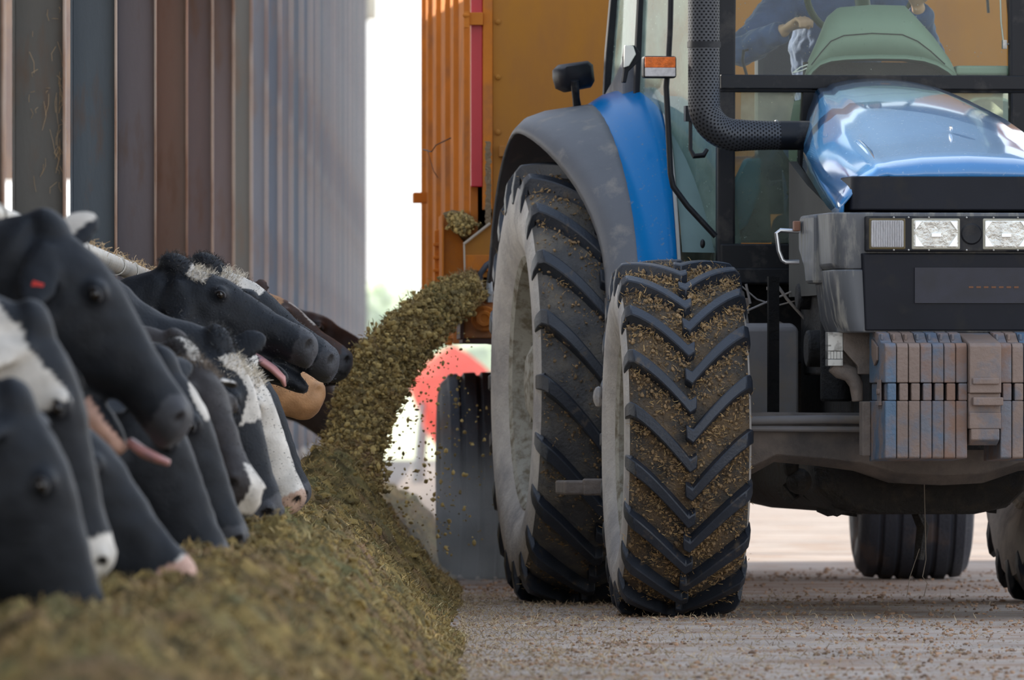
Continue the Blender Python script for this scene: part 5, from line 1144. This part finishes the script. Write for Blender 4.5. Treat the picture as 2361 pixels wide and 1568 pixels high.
rim_sel = lambda s, u, w: (s > -.1) & (s < .56)
def HR(c=WT, rc=(.05, .05, .055), big=420): return [('forelock', c, fl_sel, big, .020), ('poll_tuft', (.03, .03, .032), kn_sel, 500, .013), ('ear_hair', rc, ear_sel, 900, .012), ('short_hair', rc, rim_sel, 3000, .005)]
def row():
    # 1 nearest, bottom left, grazing, black
    cow('nearest cow, black head bent down at the bottom left corner, muzzle deep in the heap', W(-8, 985, 23.3), 66, 8, coat=blk, dx=.62, ear_near=(35, .4), ear_far=(-10, 0), dy=.05)
    def cy(s, u, w, n):
        if w < -.15 and s < .3: return WT if w < -.17 + .03 * n else BK
        if s > .46 and u > -.06: return WT
        if s < .16 and -.20 < u < .10 and s > -.32: return WT if (w > .02 and -.16 < u < .04 + .3 * s) else BK
        return BK
    cow('black cow with broad white cheek band and white nose beside the nearest cow', W(28, 800, 24.4), 70, 4, coat=cy, dx=.62, muzzle=WT, ear_near=(50, .5), far_dir=(.72, .2, -.62), sc=1.04, dy=.05)
    def cx(s, u, w, n): return WT if s > .47 else BK
    cow('black cow with pink and white muzzle eating from the heap, below the reaching black head', W(80, 1003, 25.5), 46, 6, coat=cx, dx=.75, muzzle=PK, ear_near=(40, .6), ear_far=(60, 1), sc=.98, shz=.98)
    def ca(s, u, w, n):
        if s > .34 and u < -.115: return PK
        if s < .0 and u > .09 and w < -.02: return WT
        return BK
    cow('large black cow reaching forward, pink tongue tip out, red tag in its drooping ear', W(88, 592, 26.6), 51, 5, coat=ca, mouth=.10, tongue=2, dx=.55, near_dir=(-.12, -.66, -.74), ear_far=(-50, .2), tagred=True, sc=1.05, shz=.96, dy=.1)
    cow('narrow black head bent straight down just right of the pink muzzled cow', W(282, 925, 28.2), 61, 3, coat=blk, dx=.62, ear_near=(40, .6), ear_far=(-30, .3), sc=.96)
    def cv(s, u, w, n): return WT if (u > .098 and .05 < s < .17 and w > .0) else BK
    cow('black cow with a thin white forehead mark, nose down between two other black heads', W(345, 885, 29.3), 63, 4, coat=cv, dx=.62, ear_near=(60, 1), ear_far=(-30, .3), sc=.96)
    def cu(s, u, w, n):
        if s > .45 and u > -.04 and w < .015 + .02 * n: return WT
        if u > .05 and s < .05 and w < .03: return WT
        return (.030, .024, .022)
    cow('dark brown-black cow turned to the viewer, both eyes showing, whiskered white nose', W(402, 868, 30.5), 42, 58, roll=-18, coat=cu, dx=.60, muzzle=None, ear_near=(5, .4), ear_far=(5, .3), sc=.98, hair=HR((.2, .16, .13)))
    cow('dark brown cow in profile between the turned face and the tufty white forehead', W(378, 838, 31.6), 64, 6, coat=lambda s, u, w, n: (.024, .018, .016), dx=.62, ear_near=(30, .5), ear_far=(-20, .3), sc=.95)
    def ct(s, u, w, n): return WT if (s < .24 and u > .05 and abs(w) < .06 + .04 * n and s > .02) else BK
    cow('black cow with a tufty white forehead, eye half shut, grazing left of the white face', W(470, 830, 32.9), 67, 22, roll=-6, coat=ct, dx=.62, ear_near=(-8, .6), ear_far=(-60, .3), sc=1.02, hair=HR())
    def cs(s, u, w, n):
        if s > .49: return (.42, .27, .19)
        if u > -.02 and s < .5 and s > -.02: return WT
        if s > .34: return WT
        return BK
    cow('cow with a white face and pinkish nose nibbling the heap, black ear hanging beside it', W(515, 862, 34.4), 62, 6, coat=cs, dx=.72, muzzle=None, ear_near=(48, -.6), ear_far=(-30, .3), sc=.92, hair=HR())
    cow('black head mostly hidden behind the white faced cow', W(540, 870, 36.2), 62, 2, coat=blk, dx=.7, ear_near=(40, .6), ear_far=(-20, .3), sc=.9)
    # reaching cows further back
    def cb(s, u, w, n): return WT if (s < .09 and s > .02 and u > .075 + .01 * n) or (s > .475 and s < .52 and u > .045) else BK
    cow('black cow stretching its neck out level with its curled pink tongue showing', W(402, 672, 35.2), 24, 5, coat=cb, mouth=.07, tongue=1, dx=.78, near_dir=(.02, -.42, -.9), ear_far=(-10, .8), knob=.022, sc=.94, shz=.98, hair=HR())
    def cc(s, u, w, n): return WT if (.03 < s < .19 and u > .06 and abs(w) < .07) else BK
    cow('black cow with white forehead stretching behind the tongue cow, its dark nose just ahead', W(470, 668, 37.3), 31, 6, coat=cc, dx=.78, near_dir=(.0, -.5, -.85), ear_far=(-10, .8), knob=.016, sc=1.0, shz=1.0, hair=HR(), mouth=.05)
    def ce(s, u, w, n): return TN if s > .25 else BR
    cow('cow showing only its orange-tan chin below the two stretched black noses', W(462, 778, 39.0), 27, 3, coat=ce, dx=.8, muzzle=TN, nostril=False, ear_near=(40, .6), sc=.93, shz=.98)
    def cd(s, u, w, n): return TN if (.03 < s < .12 and u > .07 and w > -.02) else WT if (u > .06 and .14 < s < .30 and abs(w) < .03) else (.06, .032, .022)
    cow('brown cow with a tan and white forehead behind the stretched black heads', W(578, 708, 42.5), 31, 4, coat=cd, dx=.8, ear_near=(40, .6), ear_far=(-40, .6), sc=.86, shz=.96)
    cow('dim dark cow eating behind the falling feed, beyond the white faced cow', W(648, 800, 51.0), 52, 4, coat=lambda s, u, w, n: (.035, .025, .022), dx=.7, muzzle=None, ear_near=(60, .8), ear_far=(40, .6), shz=.95, voxel=.014)
    cow('dim brown cow deepest in the dust along the fence', W(690, 830, 55.0), 50, 4, coat=lambda s, u, w, n: (.06, .035, .028), dx=.7, muzzle=None, ear_near=(60, .8), ear_far=(40, .6), shz=.95, voxel=.014)
    cow('dark blurred cow between the last column and the top of the falling feed', W(655, 752, 47.5), 22, 3, coat=lambda s, u, w, n: (.016, .013, .013), dx=.8, ear_near=(60, .8), ear_far=(60, .8), sc=.95, shz=.95)
row()
# ---------------------------------------------------------------- hazy winter air over the yard beyond the roofed part, and dust by the wagon wheel
def vol(name, x0, x1, y0, y1, z0, z1, dens, aniso, noisy=None, col=(1, 1, 1)):
    m = bpy.data.materials.new(name); m.use_nodes = True; n = m.node_tree; n.nodes.clear(); L = n.links.new
    o = n.nodes.new('ShaderNodeOutputMaterial'); s = n.nodes.new('ShaderNodeVolumeScatter'); s.inputs['Color'].default_value = col + (1,); s.inputs['Anisotropy'].default_value = aniso; s.inputs['Density'].default_value = dens
    if noisy:
        cx, cy, cz, rx, ry, rz, sc_ = noisy
        tc = n.nodes.new('ShaderNodeTexCoord'); mp = n.nodes.new('ShaderNodeMapping'); mp.vector_type = 'POINT'; mp.inputs['Location'].default_value = (-cx / rx, -cy / ry, -cz / rz); mp.inputs['Scale'].default_value = (1 / rx, 1 / ry, 1 / rz); L(tc.outputs['Object'], mp.inputs[0])
        ln = n.nodes.new('ShaderNodeVectorMath'); ln.operation = 'LENGTH'; L(mp.outputs[0], ln.inputs[0])
        mr = n.nodes.new('ShaderNodeMapRange'); mr.interpolation_type = 'SMOOTHSTEP'; mr.inputs[1].default_value = 0.15; mr.inputs[2].default_value = 1.0; mr.inputs[3].default_value = dens; mr.inputs[4].default_value = 0; L(ln.outputs['Value'], mr.inputs[0])
        nz = n.nodes.new('ShaderNodeTexNoise'); nz.inputs['Scale'].default_value = sc_; nz.inputs['Detail'].default_value = 3; L(tc.outputs['Object'], nz.inputs['Vector'])
        r2 = n.nodes.new('ShaderNodeMapRange'); r2.inputs[1].default_value = .38; r2.inputs[2].default_value = .68; r2.inputs[3].default_value = .15; r2.inputs[4].default_value = 1.5; L(nz.outputs['Fac'], r2.inputs[0])
        mu = n.nodes.new('ShaderNodeMath'); mu.operation = 'MULTIPLY'; L(mr.outputs[0], mu.inputs[0]); L(r2.outputs[0], mu.inputs[1]); L(mu.outputs[0], s.inputs['Density'])
    L(s.outputs[0], o.inputs['Volume'])
    b = MB(); b.box(x0, x1, y0, y1, z0, z1); ob = b.build(name, m, None, smooth=0); return tag(ob, kind='stuff')
tag(vol('haze', -25, 30, 62, 260, .02, 14, .0012, .45, col=(.80, .90, 1)), 'thin bright haze hanging over the far yard', 'haze')
tag(vol('dust_cloud', -.75, .75, 44.9, 47.6, .02, 1.15, .7, .3, noisy=(-.02, 46.3, .15, .62, 1.3, .62, 4.5)), 'pale dust rising between the falling feed and the wagon wheel', 'dust')
